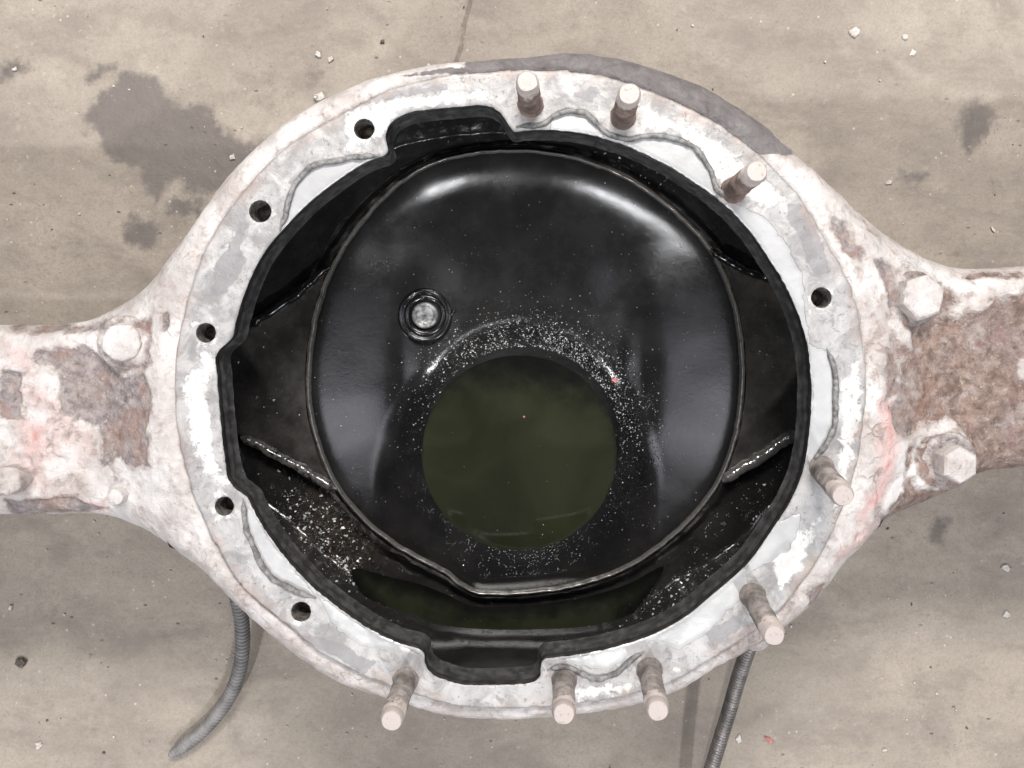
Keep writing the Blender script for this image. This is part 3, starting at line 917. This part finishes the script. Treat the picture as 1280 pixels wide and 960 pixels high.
def hex_bolt(px, py, r_px, h, washer_px, bare, lump, label, hexed=True, rot=.2, tilt=(0, 0)):
    x, y, z = body_height(px, py)
    k = (DIST + .02) / FPX
    r = r_px * k; m = MB(); n = 6
    seg = 48
    rows = []
    ax = Vector((tilt[0], tilt[1], 1)).normalized()
    q = Vector((0, 0, 1)).rotation_difference(ax)
    for (f, hz) in [(1.0, -.004), (1.0, h * .35), (1.0, h * .80), (.96, h * .93), (.86, h), (.45, h * 1.02), (.02, h * 1.03)]:
        ring = []
        for j in range(seg):
            a = 2 * math.pi * j / seg
            am = (a % (2 * math.pi / n)) - math.pi / n
            hexr = math.cos(math.pi / n) / math.cos(am) if hexed else .95
            hexr = hexr * (1 - lump) + .97 * lump
            rr = r * f * hexr * (1 + (.05 + .13 * lump) * (float(vnoise(np.array([j * .31 + px]), np.array([hz * 500.0]), 3)[0]) - .5))
            hz2 = hz + .0016 * lump * f * (float(vnoise(np.array([math.cos(a) * f * 1.6 + px]), np.array([math.sin(a) * f * 1.6 + py]), 4)[0]) - .5)
            p = q @ Vector((math.cos(a + rot) * rr, math.sin(a + rot) * rr, hz2))
            ring.append(Vector((x, y, z)) + p)
        rows.append(ring)
    m.grid(rows, True)
    o = m.build('bolt', M_PAINT, housing, True, loc=(x, y, z))
    if lump < .5: o.data.set_sharp_from_angle(angle=math.radians(28))
    paint_attr(o, bare)
    o['label'] = label
    if washer_px:
        w = MB(); rw = washer_px * k
        prof = [(rw * 1.03, -.004), (rw, .0008), (rw * .97, .0016), (rw * .80, .0022), (r * .7, .0023)]
        rows = []
        for (rr, hz) in prof:
            ring = []
            for j in range(56):
                a = 2 * math.pi * j / 56
                wv = 1 + .09 * (float(vnoise(np.array([math.cos(a) * 2.2 + px]), np.array([math.sin(a) * 2.2 + py]), 9)[0]) - .5)
                ring.append(Vector((x, y, z)) + q @ Vector((math.cos(a) * rr * wv, math.sin(a) * rr * wv, hz)))
            rows.append(ring)
        w.grid(rows, True)
        wo = w.build('washer', M_PAINT, o, True)
        paint_attr(wo, min(.62, bare + .24))
    return o


def build_stud(b_px, t_px, kind, i):
    H = .047
    bx, by = W(*b_px, 0.0); tx, ty = W(*t_px, H)
    base = Vector((bx, by, ZF - .002)); tip = Vector((tx, ty, ZF + H))
    ax = (tip - base); L = ax.length
    r = .0068
    prof = [(r * 1.30, 0), (r * 1.20, .0024), (r * 1.07, .0034), (r * 1.02, .0042)]
    h = .0050
    smooth_to = .020 if kind == 0 else .017
    while h < smooth_to:
        prof.append((r * (1.0 + .03 * math.sin(h * 1700 + i)), h)); h += .0016
    prof.append((r * .90, h)); h += .001
    while h < L - .0034:
        prof += [(r * .86, h), (r * 1.0, h + .0009)]; h += .0018
    prof += [(r * .95, L - .0022), (r * .83, L - .0002), (r * .80, L), (r * .40, L + .0001), (r * .02, L + .0001)]
    m = MB(); m.lathe(prof, base, ax, 26, cap1=False)
    tipv = []
    for p in m.v:
        q = (Vector(p) - base).dot(ax) / (L * L)
        tipv.append(max(0.0, min(1.0, (q - .45) / .55)) if q < .97 else 1.25)
    V = np.array([tuple(p) for p in m.v])
    V[:, 0] += (fbm(V[:, 0] * 1.0 + V[:, 2] * .7, V[:, 1], 220, 400 + i, 2) - .5) * .0009
    V[:, 1] += (fbm(V[:, 0], V[:, 1] + V[:, 2] * .7, 220, 500 + i, 2) - .5) * .0009
    o = link('stud', V, m.f, M_STUD_A if kind == 0 else M_STUD_B, housing, True, {'tip': tipv}, None, (bx, by, ZF))
    o.data.set_sharp_from_angle(angle=math.radians(34))
    return o


# ---- inner chamber
rim_w = resample(catmull(poly_w(RIM_PX, Z_RIM), True, .001), .0016)
RC = np.array([W(657, 465, Z_RIM)[0], W(657, 465, Z_RIM)[1]])
SUMP = np.array([float(W(649, 566, -.178)[0]), float(W(649, 566, -.178)[1])])
Z_OIL = -.1795


def dome_z(x, y, e):
    """height of the pressed cover inside the welded rim; e = distance inside the rim"""
    xc = x - RC[0]
    side = sstep(.045, .12, np.abs(xc)) * sstep(.17, .09, np.abs(y - RC[1] + .01))
    drop = .023 * (1 - np.exp(-e / .021))
    e1 = np.minimum(e, .05); e2 = np.clip(e - .05, 0, .035)
    dside = .003 * (1 - np.exp(-e / .003)) + .50 * e1 - 1.8 * e1 * e1 + .32 * e2 - 4.57 * e2 * e2
    drop = drop * (1 - side) + dside * side
    z1 = Z_RIM - .003 - drop - .050 * np.clip(.105 - (y - RC[1]), 0, .16) * .55
    z1 = z1 - .0065 * sstep(.104, .078, np.abs(xc + .002)) * sstep(.085, .0, y - RC[1])
    q = np.hypot(x - SUMP[0], y - SUMP[1])
    Rc = .140
    z2 = -.207 + Rc - np.sqrt(np.clip(Rc * Rc - np.minimum(q, .136) ** 2, 0, None))
    kk = .013
    hh = np.clip(.5 + .5 * (z1 - z2) / kk, 0, 1)
    z = z1 * (1 - hh) + z2 * hh - kk * hh * (1 - hh)
    z = np.where(q < .13, z, np.minimum(z, z1))
    return z


def build_dome():
    def keep(x, y): return inside(rim_w, x, y)
    v, f = triangulate([rim_w], .0026, keep, rings=(.0010, .0022))
    x, y = v[:, 0], v[:, 1]
    e = dist_to(resample(rim_w, .0006), x, y)
    z = dome_z(x, y, e)
    q = np.hypot(x - (SUMP[0] + .010), y - (SUMP[1] + .010))
    wet = .75 * sstep(.135, .090, q + (fbm(x, y, 40, 601, 3) - .5) * .02)
    wet = np.maximum(wet, .55 * sstep(-.16, -.20, y))
    brown = np.zeros(len(x))
    dust_sheen = .22 * sstep(.115, .02, np.abs(y - RC[1] - .055)) * sstep(.10, .05, np.abs(x - RC[0])) + .12  # centre band paints a grey sheen into the colour, over thin dust
    dust_sheen = dust_sheen * (.6 + .8 * fbm(x, y * .35, 45, 605, 4)) * (1 - wet)
    z = z + (fbm(x, y, 22, 603, 2) - .5) * .0008
    z = np.where(e < .0004, Z_RIM - .002, z)
    o = link('dome_cover', np.column_stack([x, y, z + ZF]), f, M_OILY, housing, True, {'wet': wet, 'brown': brown, 'dust_sheen': dust_sheen})
    tag(o, 'black oily pressed dome at the bottom of the chamber')
    # rim: a proud rolled edge
    m = MB()
    p = resample(rim_w, .0011); n = len(p)
    pw = p + (np.stack([fbm(p[:, 0], p[:, 1], 120, 15, 3), fbm(p[:, 0], p[:, 1], 120, 16, 3)], 1) - .5) * .0012
    t = np.roll(pw, -1, 0) - np.roll(pw, 1, 0)
    nn = np.stack([t[:, 1], -t[:, 0]], 1); nn /= np.linalg.norm(nn, axis=1)[:, None]
    if ((pw - pw.mean(0)) * nn).sum(1).mean() < 0: nn = -nn
    rows = []
    for off, zz in [(-.0012, -.006), (-.0009, -.0006), (-.0005, .0001), (.0002, .0002), (.0007, -.0004), (.0016, -.003), (.0040, -.008)]:
        jit = (fbm(pw[:, 0] + off * 50, pw[:, 1], 60, 17, 2) - .5) * .0006
        rows.append([tuple(q) for q in lift(pw + nn * off, Z_RIM + zz + jit)])
    m.grid(rows, True)
    ro = m.build('dome_rim', M_OILY, housing, True)
    nv = len(ro.data.vertices)
    for kname, val in (('wet', .42), ('brown', 0), ('worn', .62)):  # lighter metal tone paints the bright specular line along the rim
        at = ro.data.attributes.new(kname, 'FLOAT', 'POINT'); at.data.foreach_set('value', np.full(nv, val, np.float32))
    # outside of the dome, standing on the floor
    b = MB(); rows = []
    for s, zz in [(1.05, -.140), (1.02, -.175), (.93, -.212), (.78, -.238), (.55, -.253), (.30, -.2597), (.04, -.2605)]:
        rows.append([tuple(q) for q in lift((rim_w - rim_w.mean(0)) * s + rim_w.mean(0), zz)])
    b.grid(rows, True)
    bo = b.build('dome_outside', M_PAINT, housing, True)
    paint_attr(bo, .6)


RIDGE_PX = [[(300, 546), (330, 561), (365, 580), (400, 601), (421, 612)], [(310, 408), (345, 386), (380, 360), (398, 343), (412, 334)],
            [(888, 311), (915, 329), (945, 343), (970, 352), (995, 366)], [(903, 603), (930, 585), (960, 566), (985, 549), (1004, 538)]]


def build_chamber():
    """plate round the dome and the wall up to the ring"""
    n = 420
    th = np.linspace(0, 2 * np.pi, n, endpoint=False)
    rim_s = resample(rim_w, .0006)
    ang = np.arctan2(rim_s[:, 1] - RC[1], rim_s[:, 0] - RC[0]); rad = np.hypot(rim_s[:, 0] - RC[0], rim_s[:, 1] - RC[1])
    o_ = np.argsort(ang)
    rin = np.interp(np.where(th > np.pi, th - 2 * np.pi, th), ang[o_], rad[o_], period=2 * np.pi) + .0028
    ex, ey = W(650, 490)
    # wall: egg-shaped, wide towards the arms
    c, s = np.cos(th), np.sin(th)
    a_, b_ = .250, .203
    rout = 1.0 / ((np.abs(c) / a_) ** 2.4 + (np.abs(s) / b_) ** 2.4) ** (1 / 2.4)
    for i_ in range(n):
        rr_ = np.arange(.12, .30, .002)
        o_k = inside(sil_w, float(ex) + rr_ * c[i_], float(ey) + rr_ * s[i_])
        rs_ = rr_[np.argmax(~o_k)] if (~o_k).any() else .30
        rout[i_] = min(rout[i_], rs_ - .007)
    ox = float(ex) + rout * c; oy = float(ey) + rout * s - .001
    # sector borders (directions of the four seams)
    seam_w = [poly_w(r, Z_FLOORPLATE) for r in RIDGE_PX]
    sa = sorted([math.atan2(r.mean(0)[1] - RC[1], r.mean(0)[0] - RC[0]) for r in seam_w])
    rows = []; wets = []; browns = []; dusts = []
    fr_ = np.concatenate([np.linspace(0, 1, 26)])
    V = []
    for fr in fr_:
        x = (RC[0] + rin * c) * (1 - fr) + ox * fr; y = (RC[1] + rin * s) * (1 - fr) + oy * fr
        arm = np.maximum(seam_side(x, y, seam_w), 0)
        z = Z_FLOORPLATE + .0035 - .0105 * (1 - arm) * sstep(0, .25, fr)
        z = z + (.022 * (1 - arm) + .010 * arm) * sstep(.72, 1.0, fr) ** 2
        lower = sstep(-.06, -.15, y)
        z = z + (fbm(x, y, 70, 711, 4) - .5) * .0030 + (fbm(x, y, 260, 712, 3) - .5) * .0016 * (1 - arm)
        dl = np.exp(-(((x + .135) / .05) ** 2 + ((y + .15) / .05) ** 2))
        z = z + .006 * dl * (fbm(x, y, 120, 713, 3))
        V.append(np.column_stack([x, y, z + ZF]))
        wets.append(np.clip(.25 + .65 * lower * (1 - arm) + .2 * (1 - arm), 0, 1)); browns.append(np.clip(dl * 1.3, 0, 1)); dusts.append(.25 + .75 * arm)
    # wall rows
    zb = V[-1][:, 2]
    for fr in (.25, .5, .75, 1.0):
        zz = zb * (1 - fr) + (ZF - .0217) * fr
        wv = (fbm(th * 9, np.full(n, fr * 4), 1.0, 720, 3) - .5) * .003
        V.append(np.column_stack([ox + c * wv, oy + s * wv, zz]))
        wets.append(np.full(n, .3)); browns.append(np.zeros(n)); dusts.append(np.full(n, .3))
    m = MB(); m.grid([list(map(tuple, r)) for r in V], True)
    link('chamber_wall', np.array(m.v), m.f, M_OILY, housing, True, {'wet': np.concatenate(wets), 'brown': np.concatenate(browns), 'dust_sheen': np.concatenate(dusts)})
    for wn, wd, r in zip((.52, .25, .28, .85), (1.0, .9, .9, 1.25), RIDGE_PX):  # first value per seam: lighter tone painting its highlight
        p = resample(catmull(poly_w(r, Z_FLOORPLATE + .006), False, .001), .0011, False)
        k = len(p)
        p = p + (np.stack([fbm(p[:, 0], p[:, 1], 110, 25, 3), fbm(p[:, 0], p[:, 1], 110, 26, 3)], 1) - .5) * .0024
        rr = .0036 * wd * (.8 + .5 * fbm(p[:, 0], p[:, 1], 240, 27, 2)) * np.clip(np.minimum(np.arange(k), np.arange(k)[::-1]) / 8 + .3, .3, 1)
        z = np.full(k, ZF + Z_FLOORPLATE + .0045)
        mm = MB(); mm.tube(np.column_stack([p, z]), rr, 12)
        o = mm.build('weld_seam', M_OILY, housing, True)
        nv = len(o.data.vertices)
        for kname, val in (('wet', .50), ('brown', .1), ('worn', wn)):
            at = o.data.attributes.new(kname, 'FLOAT', 'POINT'); at.data.foreach_set('value', np.full(nv, val, np.float32))


def seam_side(x, y, seam_w):
    """1 between the two seams of an arm, 0 above and below"""
    out = np.zeros(len(x))
    for lo, hi, left in ((seam_w[0], seam_w[1], True), (seam_w[3], seam_w[2], False)):
        def yat(seg):
            p, q = seg[0], seg[-1]
            return p[1] + (q[1] - p[1]) * (x - p[0]) / (q[0] - p[0])
        on = (x < RC[0] - .09) if left else (x > RC[0] + .09)
        out = np.maximum(out, on * sstep(-.003, .001, y - yat(lo)) * sstep(-.003, .001, yat(hi) - y))
    return out


def build_plug():
    zc = -.160
    x, y = W(531, 394, zc); x = float(x); y = float(y)
    e = dist_to(resample(rim_w, .001), np.array([x]), np.array([y]))
    z = float(dome_z(np.array([x]), np.array([y]), e)[0])
    x, y = W(531, 394, z + .004); x = float(x); y = float(y)
    k = (DIST - z) / FPX
    ax = Vector((.05, -.02, 1)).normalized()
    base = Vector((x, y, ZF + z))
    ring = MB()
    R = 33 * k
    ring.lathe([(R * 1.25, -.006), (R * 1.06, .0012), (R * 1.0, .0042), (R * .90, .0050), (R * .86, .0028), (R * .80, .0030), (R * .76, .0052), (R * .60, .0052), (R * .56, .0016), (R * .5, -.001)], base, ax, 48, cap1=False)
    o = ring.build('plug_collar', M_OILY, housing, True)
    nv = len(o.data.vertices)
    for kname, val in (('wet', .45), ('brown', 0), ('worn', .28)):
        at = o.data.attributes.new(kname, 'FLOAT', 'POINT'); at.data.foreach_set('value', np.full(nv, val, np.float32))
    m = MB()
    m.lathe([(R * .50, -.002), (R * .50, .0030), (R * .46, .0046), (R * .38, .0050), (R * .34, .0040), (R * .30, .0036), (R * .02, .0036)], base, ax, 36, cap1=False)
    m.build('plug', M_PLUG, o, True)
    # weld smears beside it
    for (pa, pb, r0) in (((508, 362), (526, 342), .0022), ((564, 395), (569, 386), .0020), ((500, 385), (504, 368), .0032)):
        za = z + .001
        pts = resample(np.array([poly_w([pa], za)[0], poly_w([pb], za)[0]]), .0012, False)
        mm = MB(); kk = len(pts)
        rr = r0 * np.sin(np.linspace(.35, 2.8, kk)) * (.8 + .4 * RNG.random(kk))
        zz = [float(dome_z(np.array([p[0]]), np.array([p[1]]), np.array([.08]))[0]) + ZF + .0004 for p in pts]
        mm.tube(np.column_stack([pts, zz]), rr, 8)
        q = mm.build('weld_smear', M_OILY, housing, True)
        nv = len(q.data.vertices)
        for kname, val in (('wet', .6), ('brown', 0), ('worn', .35)):
            at = q.data.attributes.new(kname, 'FLOAT', 'POINT'); at.data.foreach_set('value', np.full(nv, val, np.float32))


M_PLUG = mat_simple('worn_plug_steel', (.10, .10, .10), (.36, .36, .35), 160, .34, .35)

build_flange()
build_body()
for b_ in BEADS: bead(b_)
build_chamber()
build_dome()
build_plug()
for i, (b_, t_, k_) in enumerate(STUDS): build_stud(b_, t_, k_, i)
hex_bolt(158, 428, 25, .0075, 34, .28, .75, 'bolt head buried in thick white paint, left arm', rot=.1)
hex_bolt(1140, 373, 29, .013, 34, .33, .12, 'white painted hex bolt head on upper right arm', rot=.3, tilt=(.10, .02))
hex_bolt(1185, 576, 24, .014, 36, .33, .05, 'white painted hex bolt head on lower right arm', rot=.55, tilt=(.05, -.05))
hex_bolt(150, 619, 11, .007, 0, .30, 1.0, 'small painted stub on lower left arm', hexed=False)
hex_bolt(20, 598, 19, .010, 0, .36, .9, 'pink and white painted bolt head at the left edge', hexed=False)

# ================================================================== OIL


def oil_disc():
    """pool in the sump: level surface cut where it meets the dome"""
    n = 180; rim_s = resample(rim_w, .001); pts = []
    for a in np.linspace(0, 2 * np.pi, n, endpoint=False):
        d = np.array([math.cos(a), math.sin(a)])
        r = np.linspace(.01, .135, 160)
        x = SUMP[0] + d[0] * r; y = SUMP[1] + d[1] * r
        ok = inside(rim_w, x, y)
        e = dist_to(rim_s, x, y)
        z = np.where(ok, dome_z(x, y, e), 0)
        i = int(np.argmax(z > Z_OIL))
        pts.append((float(x[i]) + d[0] * .0012, float(y[i]) + d[1] * .0012))
    p = np.array(pts); c = p.mean(0)
    m = MB()
    rows = [[tuple(q) for q in lift(c + (p - c) * s, Z_OIL + dz)] for s, dz in [(1.0, .0004), (.985, .0001), (.95, 0), (.90, 0), (.82, 0), (.7, 0), (.4, 0), (.0005, 0)]]
    m.grid(rows, True)
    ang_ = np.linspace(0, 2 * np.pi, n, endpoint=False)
    tt = ((np.sin(ang_ + .15) + 1) / 2) ** 2  # weights the upper side: dark reflection painted into the oil colour
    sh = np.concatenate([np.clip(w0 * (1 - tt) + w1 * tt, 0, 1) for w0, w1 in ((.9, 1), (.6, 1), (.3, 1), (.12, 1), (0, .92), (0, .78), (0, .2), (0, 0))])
    o = m.build('oil_pool', M_OIL, None, True, attrs={'shore_and_reflection': sh})
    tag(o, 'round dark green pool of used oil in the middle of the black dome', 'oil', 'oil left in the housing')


oil_disc()


def oil_trough():
    out = [(440, 712), (490, 722), (530, 732), (560, 744), (590, 757), (640, 758), (700, 752), (745, 743), (785, 730), (830, 708),
           (800, 755), (765, 800), (700, 840), (560, 840), (500, 806), (462, 758)]
    z = Z_FLOORPLATE + .0006
    p = resample(catmull(poly_w(out, z), True), .003)
    v, f = triangulate([p], .004, lambda x, y: inside(p, x, y))
    _, ys = W(0, 748, z); _, y2 = W(0, 800, z)
    d = dist_to(resample(p, .001), v[:, 0], v[:, 1])
    o = link('oil_pool', lift(v, z), f, M_OIL, None, True, {'shore_and_reflection': np.clip(1.0 - d / .045, .66, 1)})
    tag(o, 'shallow crescent of dark oil below the dome rim, by the lower notch', 'oil', 'oil left in the housing')


oil_trough()

# ================================================================== HOSES


def hose(path_px, z_list, r0, pitch, mat, name, label, taper=False):
    pts = np.array([(*[float(q) for q in W(px, py, z)], z + ZF) for (px, py), z in zip(path_px, z_list)])
    p = catmull(pts, False, .001)
    p = resample(p, pitch / 6, False)
    n = len(p)
    ph = np.arange(n) / 6.0 * 2 * np.pi
    r = r0 * (1 + .15 * np.sign(np.sin(ph)) * np.abs(np.sin(ph)) ** .5)
    if taper:
        t = np.clip(np.arange(n)[::-1] / 26.0, 0, 1); r = r * (.35 + .65 * t ** .6)
    m = MB(); m.tube(p, r, 16)
    o = m.build(name, mat, None, True)
    tag(o, label, 'hose', None)
    return o


hose([(250, 640), (285, 700), (296, 745), (303, 785), (301, 830), (288, 868), (264, 902), (238, 926), (212, 944)], [-.20, -.215, -.225, -.235, -.243, -.248, -.252, -.254, -.255],
     .0060, .0036, M_HOSE, 'corrugated_hose', 'grey corrugated hose curling out on the floor, lower left', True)
hose([(990, 720), (955, 770), (938, 805), (924, 845), (911, 890), (897, 935), (885, 975), (870, 1030)], [-.150, -.165, -.176, -.190, -.202, -.212, -.222, -.236],
     .0058, .0030, M_HOSE_B, 'spiral_wound_hose', 'steel spiral hose running down from the housing, bottom right')

# small bracket the spiral hose comes out of
def bracket():
    x, y = W(945, 800, -.13)
    m = MB()
    m.lathe([(.010, -.012), (.0125, -.008), (.0125, .006), (.010, .009), (.004, .010)], (float(x), float(y) + .004, ZF - .135), (.25, -.8, -.5), 22)
    o = m.build('hose_fitting', M_PAINT, housing, True)
    paint_attr(o, .42)


bracket()

# ================================================================== LOOSE BITS


def chip_mesh(r, flat, seed, n=9):
    """an angular flake with thickness"""
    g = random.Random(seed); m = MB()
    an = sorted(g.uniform(0, 2 * math.pi) for _ in range(n))
    ring = [(math.cos(a) * r * g.uniform(.55, 1.1), math.sin(a) * r * g.uniform(.5, 1.0)) for a in an]
    top = [(x * .85, y * .85, flat * r * g.uniform(.7, 1.3)) for x, y in ring]
    bot = [(x, y, 0) for x, y in ring]
    m.grid([bot, top], True)
    b = len(m.v); m.v += top + [(0, 0, flat * r * 1.25)]; k = len(top)
    for i in range(k): m.f.append((b + i, b + (i + 1) % k, b + k)); m.m.append(0)
    return m


FLOOR_CHIPS = [(1068, 40, 9, 0, 'white flake of paint on the floor, top right, largest there', .25), (400, 121, 10, 0, 'pale crumb against the upper left edge of the housing', .6),
               (1131, 46, 5, 0, 'round pale crumb right of the largest white flake', .5), (1140, 65, 6, 0, 'thin white flake below the round pale crumb, top right', .2),
               (398, 68, 5, 0, 'white crumb in the dirty patch left of the floor crack', .5), (413, 74, 5, 0, 'white crumb just right of another in the dirty patch', .4),
               (536, 82, 4, 0, 'small white crumb between floor crack and housing top', .6), (18, 86, 4, 0, 'white speck on the dark mark at the upper left edge', .4),
               (925, 923, 7, 0, 'cream flake lying right of the steel spiral hose', .3), (961, 925, 8, 2, 'thin pink sliver of paint right of the steel spiral hose', .2),
               (15, 760, 5, 0, 'white crumb at the left edge, below the left arm', .4), (27, 828, 9, 1, 'brown stone chip on the floor near the left edge', .5),
               (1258, 710, 7, 0, 'white crumb by the right edge, below the axle arm', .3), (48, 932, 6, 0, 'pale crumb in the lower left corner', .3),
               (1258, 768, 6, 0, 'lowest of the white crumbs by the right edge', .3), (1111, 228, 5, 0, 'white flake alone on the floor right of the housing', .3),
               (1240, 288, 6, 0, 'scuffed white flake above the right axle arm', .2), (1105, 938, 4, 0, 'tiny white crumb near the bottom right corner', .5), (478, 52, 4, 1, 'dark bit of grit left of the floor crack', .5),
               (290, 196, 5, 0, 'pale flake on the big dark oil stain', .3)]
for i, (px, py, rp, km, lab, fl) in enumerate(FLOOR_CHIPS):
    r = rp * (DIST + ZF) / FPX
    x, y = W(px, py, -ZF)
    m = chip_mesh(r, fl, 900 + i)
    o = m.build('paint_chip' if km != 1 else 'stone_chip', (M_CHIP, M_DARKCHIP, M_REDCHIP)[km], None, False)
    if 'sliver' in lab: o.scale = (1.3, .45, 1)
    o.location = (float(x), float(y), -.0006); o.rotation_euler = (0, 0, -.5 if 'sliver' in lab else i * 1.3)
    tag(o, lab, 'chip', 'loose chips on the floor')

# fine grit on the floor
def grit():
    for name, mat, cnt, lab, seed in (('pale_grit', M_CHIP, 1700, 'fine pale crumbs scattered over the concrete', 1), ('dark_grit', M_DARKCHIP, 650, 'fine dark grit scattered over the concrete', 2)):
        g = np.random.default_rng(seed); m = MB()
        pats = [chip_mesh(1.0, .55, 50 + k, 6) for k in range(7)]
        px = g.random(cnt) * 1300 - 10; py = g.random(cnt) * 980 - 10
        dens = fbm(px, py, .012, 33 + seed, 3)
        for a, b_, d in zip(px, py, dens):
            if d < .47: continue
            x, y = W(a, b_, -ZF); r = .00035 + .0016 * g.random() ** 5
            p = pats[int(g.integers(7))]; an = g.random() * 6.28; ca, sa_ = math.cos(an), math.sin(an)
            m.add([((q[0] * ca - q[1] * sa_) * r + float(x), (q[0] * sa_ + q[1] * ca) * r + float(y), q[2] * r - .0008) for q in p.v], p.f)
        o = m.build(name, mat, None, False)
        tag(o, lab, 'grit', kind='stuff')


grit()


def flakes():
    """metal glitter and swarf lying on the oily surfaces"""
    g = np.random.default_rng(5); m = MB(); dk = MB()
    rim_s = resample(rim_w, .001)
    pats = [chip_mesh(1.0, .45, 150 + k, 5) for k in range(8)]

    def put(mb, x, y, z, r, tilt=.9):
        p = pats[int(g.integers(8))]
        R = (Matrix.Rotation(g.random() * 6.28, 3, 'Z') @ Matrix.Rotation((g.random() - .5) * 2 * tilt, 3, 'X'))
        mb.add([tuple(Vector((x, y, z)) + (R @ Vector(q)) * r) for q in p.v], p.f)
    # over the dome
    N = 4200
    px = 385 + g.random(N) * 545; py = 190 + g.random(N) * 555
    X, Y = W(px, py, -.158)
    ok = inside(rim_w, X, Y); X = X[ok]; Y = Y[ok]
    e = dist_to(rim_s, X, Y); Z = dome_z(X, Y, e)
    CL = fbm(X, Y, 75, 900, 3)
    for x, y, z, cl_ in zip(X, Y, Z, CL):
        if z < Z_OIL:
            if g.random() < .82: continue
            z = Z_OIL
        q = math.hypot(x - SUMP[0] - .006, y - SUMP[1] - .012)
        near = .082 < q < .125
        if g.random() > (1.0 if near else .35) * sstep(.36, .62, cl_) * 1.4: continue
        put(m, x, y, z + ZF + .0001, .00016 + .0006 * g.random() ** 5)
    # dense ring above the pool
    A = g.normal(1.25, .75, 6500); Q = .083 + np.abs(g.normal(0, .017, 6500))
    X = SUMP[0] + .003 + Q * np.cos(A); Y = SUMP[1] + .008 + Q * np.sin(A)
    Z = dome_z(X, Y, dist_to(rim_s, X, Y)); CL = fbm(X, Y, 110, 901, 3)
    for x, y, z, cl_ in zip(X, Y, Z, CL):
        if z < Z_OIL + .0005 or g.random() > .25 + sstep(.30, .55, cl_): continue
        put(m, x, y, z + ZF + .0001, .00012 + .0008 * g.random() ** 6)
    o = m.build('metal_glitter', M_FLAKE, None, False)
    tag(o, 'fine metal glitter stuck on the oily black dome', 'metal flakes', kind='stuff')
    # swarf in the trough
    s = MB(); d2 = MB()
    bvh = bpy.data.objects['chamber_wall']
    from mathutils.bvhtree import BVHTree
    me = bvh.data
    off = bvh.location + housing.location
    tree = BVHTree.FromPolygons([v.co + off for v in me.vertices], [p.vertices[:] for p in me.polygons])

    def drop(x, y):
        h = tree.ray_cast(Vector((x, y, ZF - .05)), Vector((0, 0, -1)))
        return h[0].z if h[0] is not None else None
    spots = [(395, 660, 62, 34, .75, 1300), (450, 725, 46, 12, .60, 700), (850, 740, 100, 13, -.50, 800), (950, 640, 16, 40, -.2, 80), (350, 480, 45, 70, 0, 70), (950, 450, 30, 70, 0, 40), (800, 205, 80, 16, .5, 90), (600, 165, 45, 16, 0, 16), (640, 772, 110, 10, 0, 40)]
    for (cx, cy, sx, sy, rot, cnt) in spots:
        for _ in range(cnt):
            u, v_ = g.normal(0, .55) * sx, g.normal(0, .55) * sy
            a, b_ = cx + u * math.cos(rot) - v_ * math.sin(rot), cy + u * math.sin(rot) + v_ * math.cos(rot)
            x, y = W(a, b_, Z_FLOORPLATE); x = float(x); y = float(y)
            if inside(rim_w * 1.0, np.array([x]), np.array([y]))[0]: continue
            z = drop(x, y)
            if z is None: continue
            r = .00018 + .0015 * g.random() ** 7
            put(s if g.random() < .6 else d2, x, y, z + .0001, r * (1 if r < .001 else 1.2))
    for (px, py, r) in [(345, 500, .0016), (322, 497, .0030), (328, 545, .0014), (906, 658, .0030), (470, 712, .0022), (440, 690, .0020), (415, 700, .0022), (425, 720, .0018)]:
        x, y = W(px, py, Z_FLOORPLATE); z = drop(float(x), float(y))
        if z is not None: put(d2, float(x), float(y), z, r, .3)
    tag(s.build('bright_swarf', M_FLAKE, None, False), 'bright metal swarf lying in the groove round the dome', 'swarf', kind='stuff')
    tag(d2.build('dark_swarf', M_SLUDGE, None, False), 'dark oily crumbs lying in the groove round the dome', 'swarf', kind='stuff')
    # red chips
    for i, (px, py, r, lab) in enumerate([(768, 475, .0034, 'small red paint chip right of the oil pool'), (655, 521, .0013, 'tiny red brown speck floating on the oil')]):
        zz = Z_OIL if i else -.165
        for _ in range(3):
            x, y = W(px, py, zz); x = float(x); y = float(y)
            if not i: zz = float(dome_z(np.array([x]), np.array([y]), dist_to(rim_s, np.array([x]), np.array([y])))[0])
        o = chip_mesh(r, .3, 990 + i).build('paint_chip', M_REDCHIP, None, False)
        o.location = (x, y, zz + ZF)
        tag(o, lab, 'chip')


M_SLUDGE = mat_simple('oily_crumb', (.03, .026, .022), (.10, .09, .08), 300, .22)
flakes()
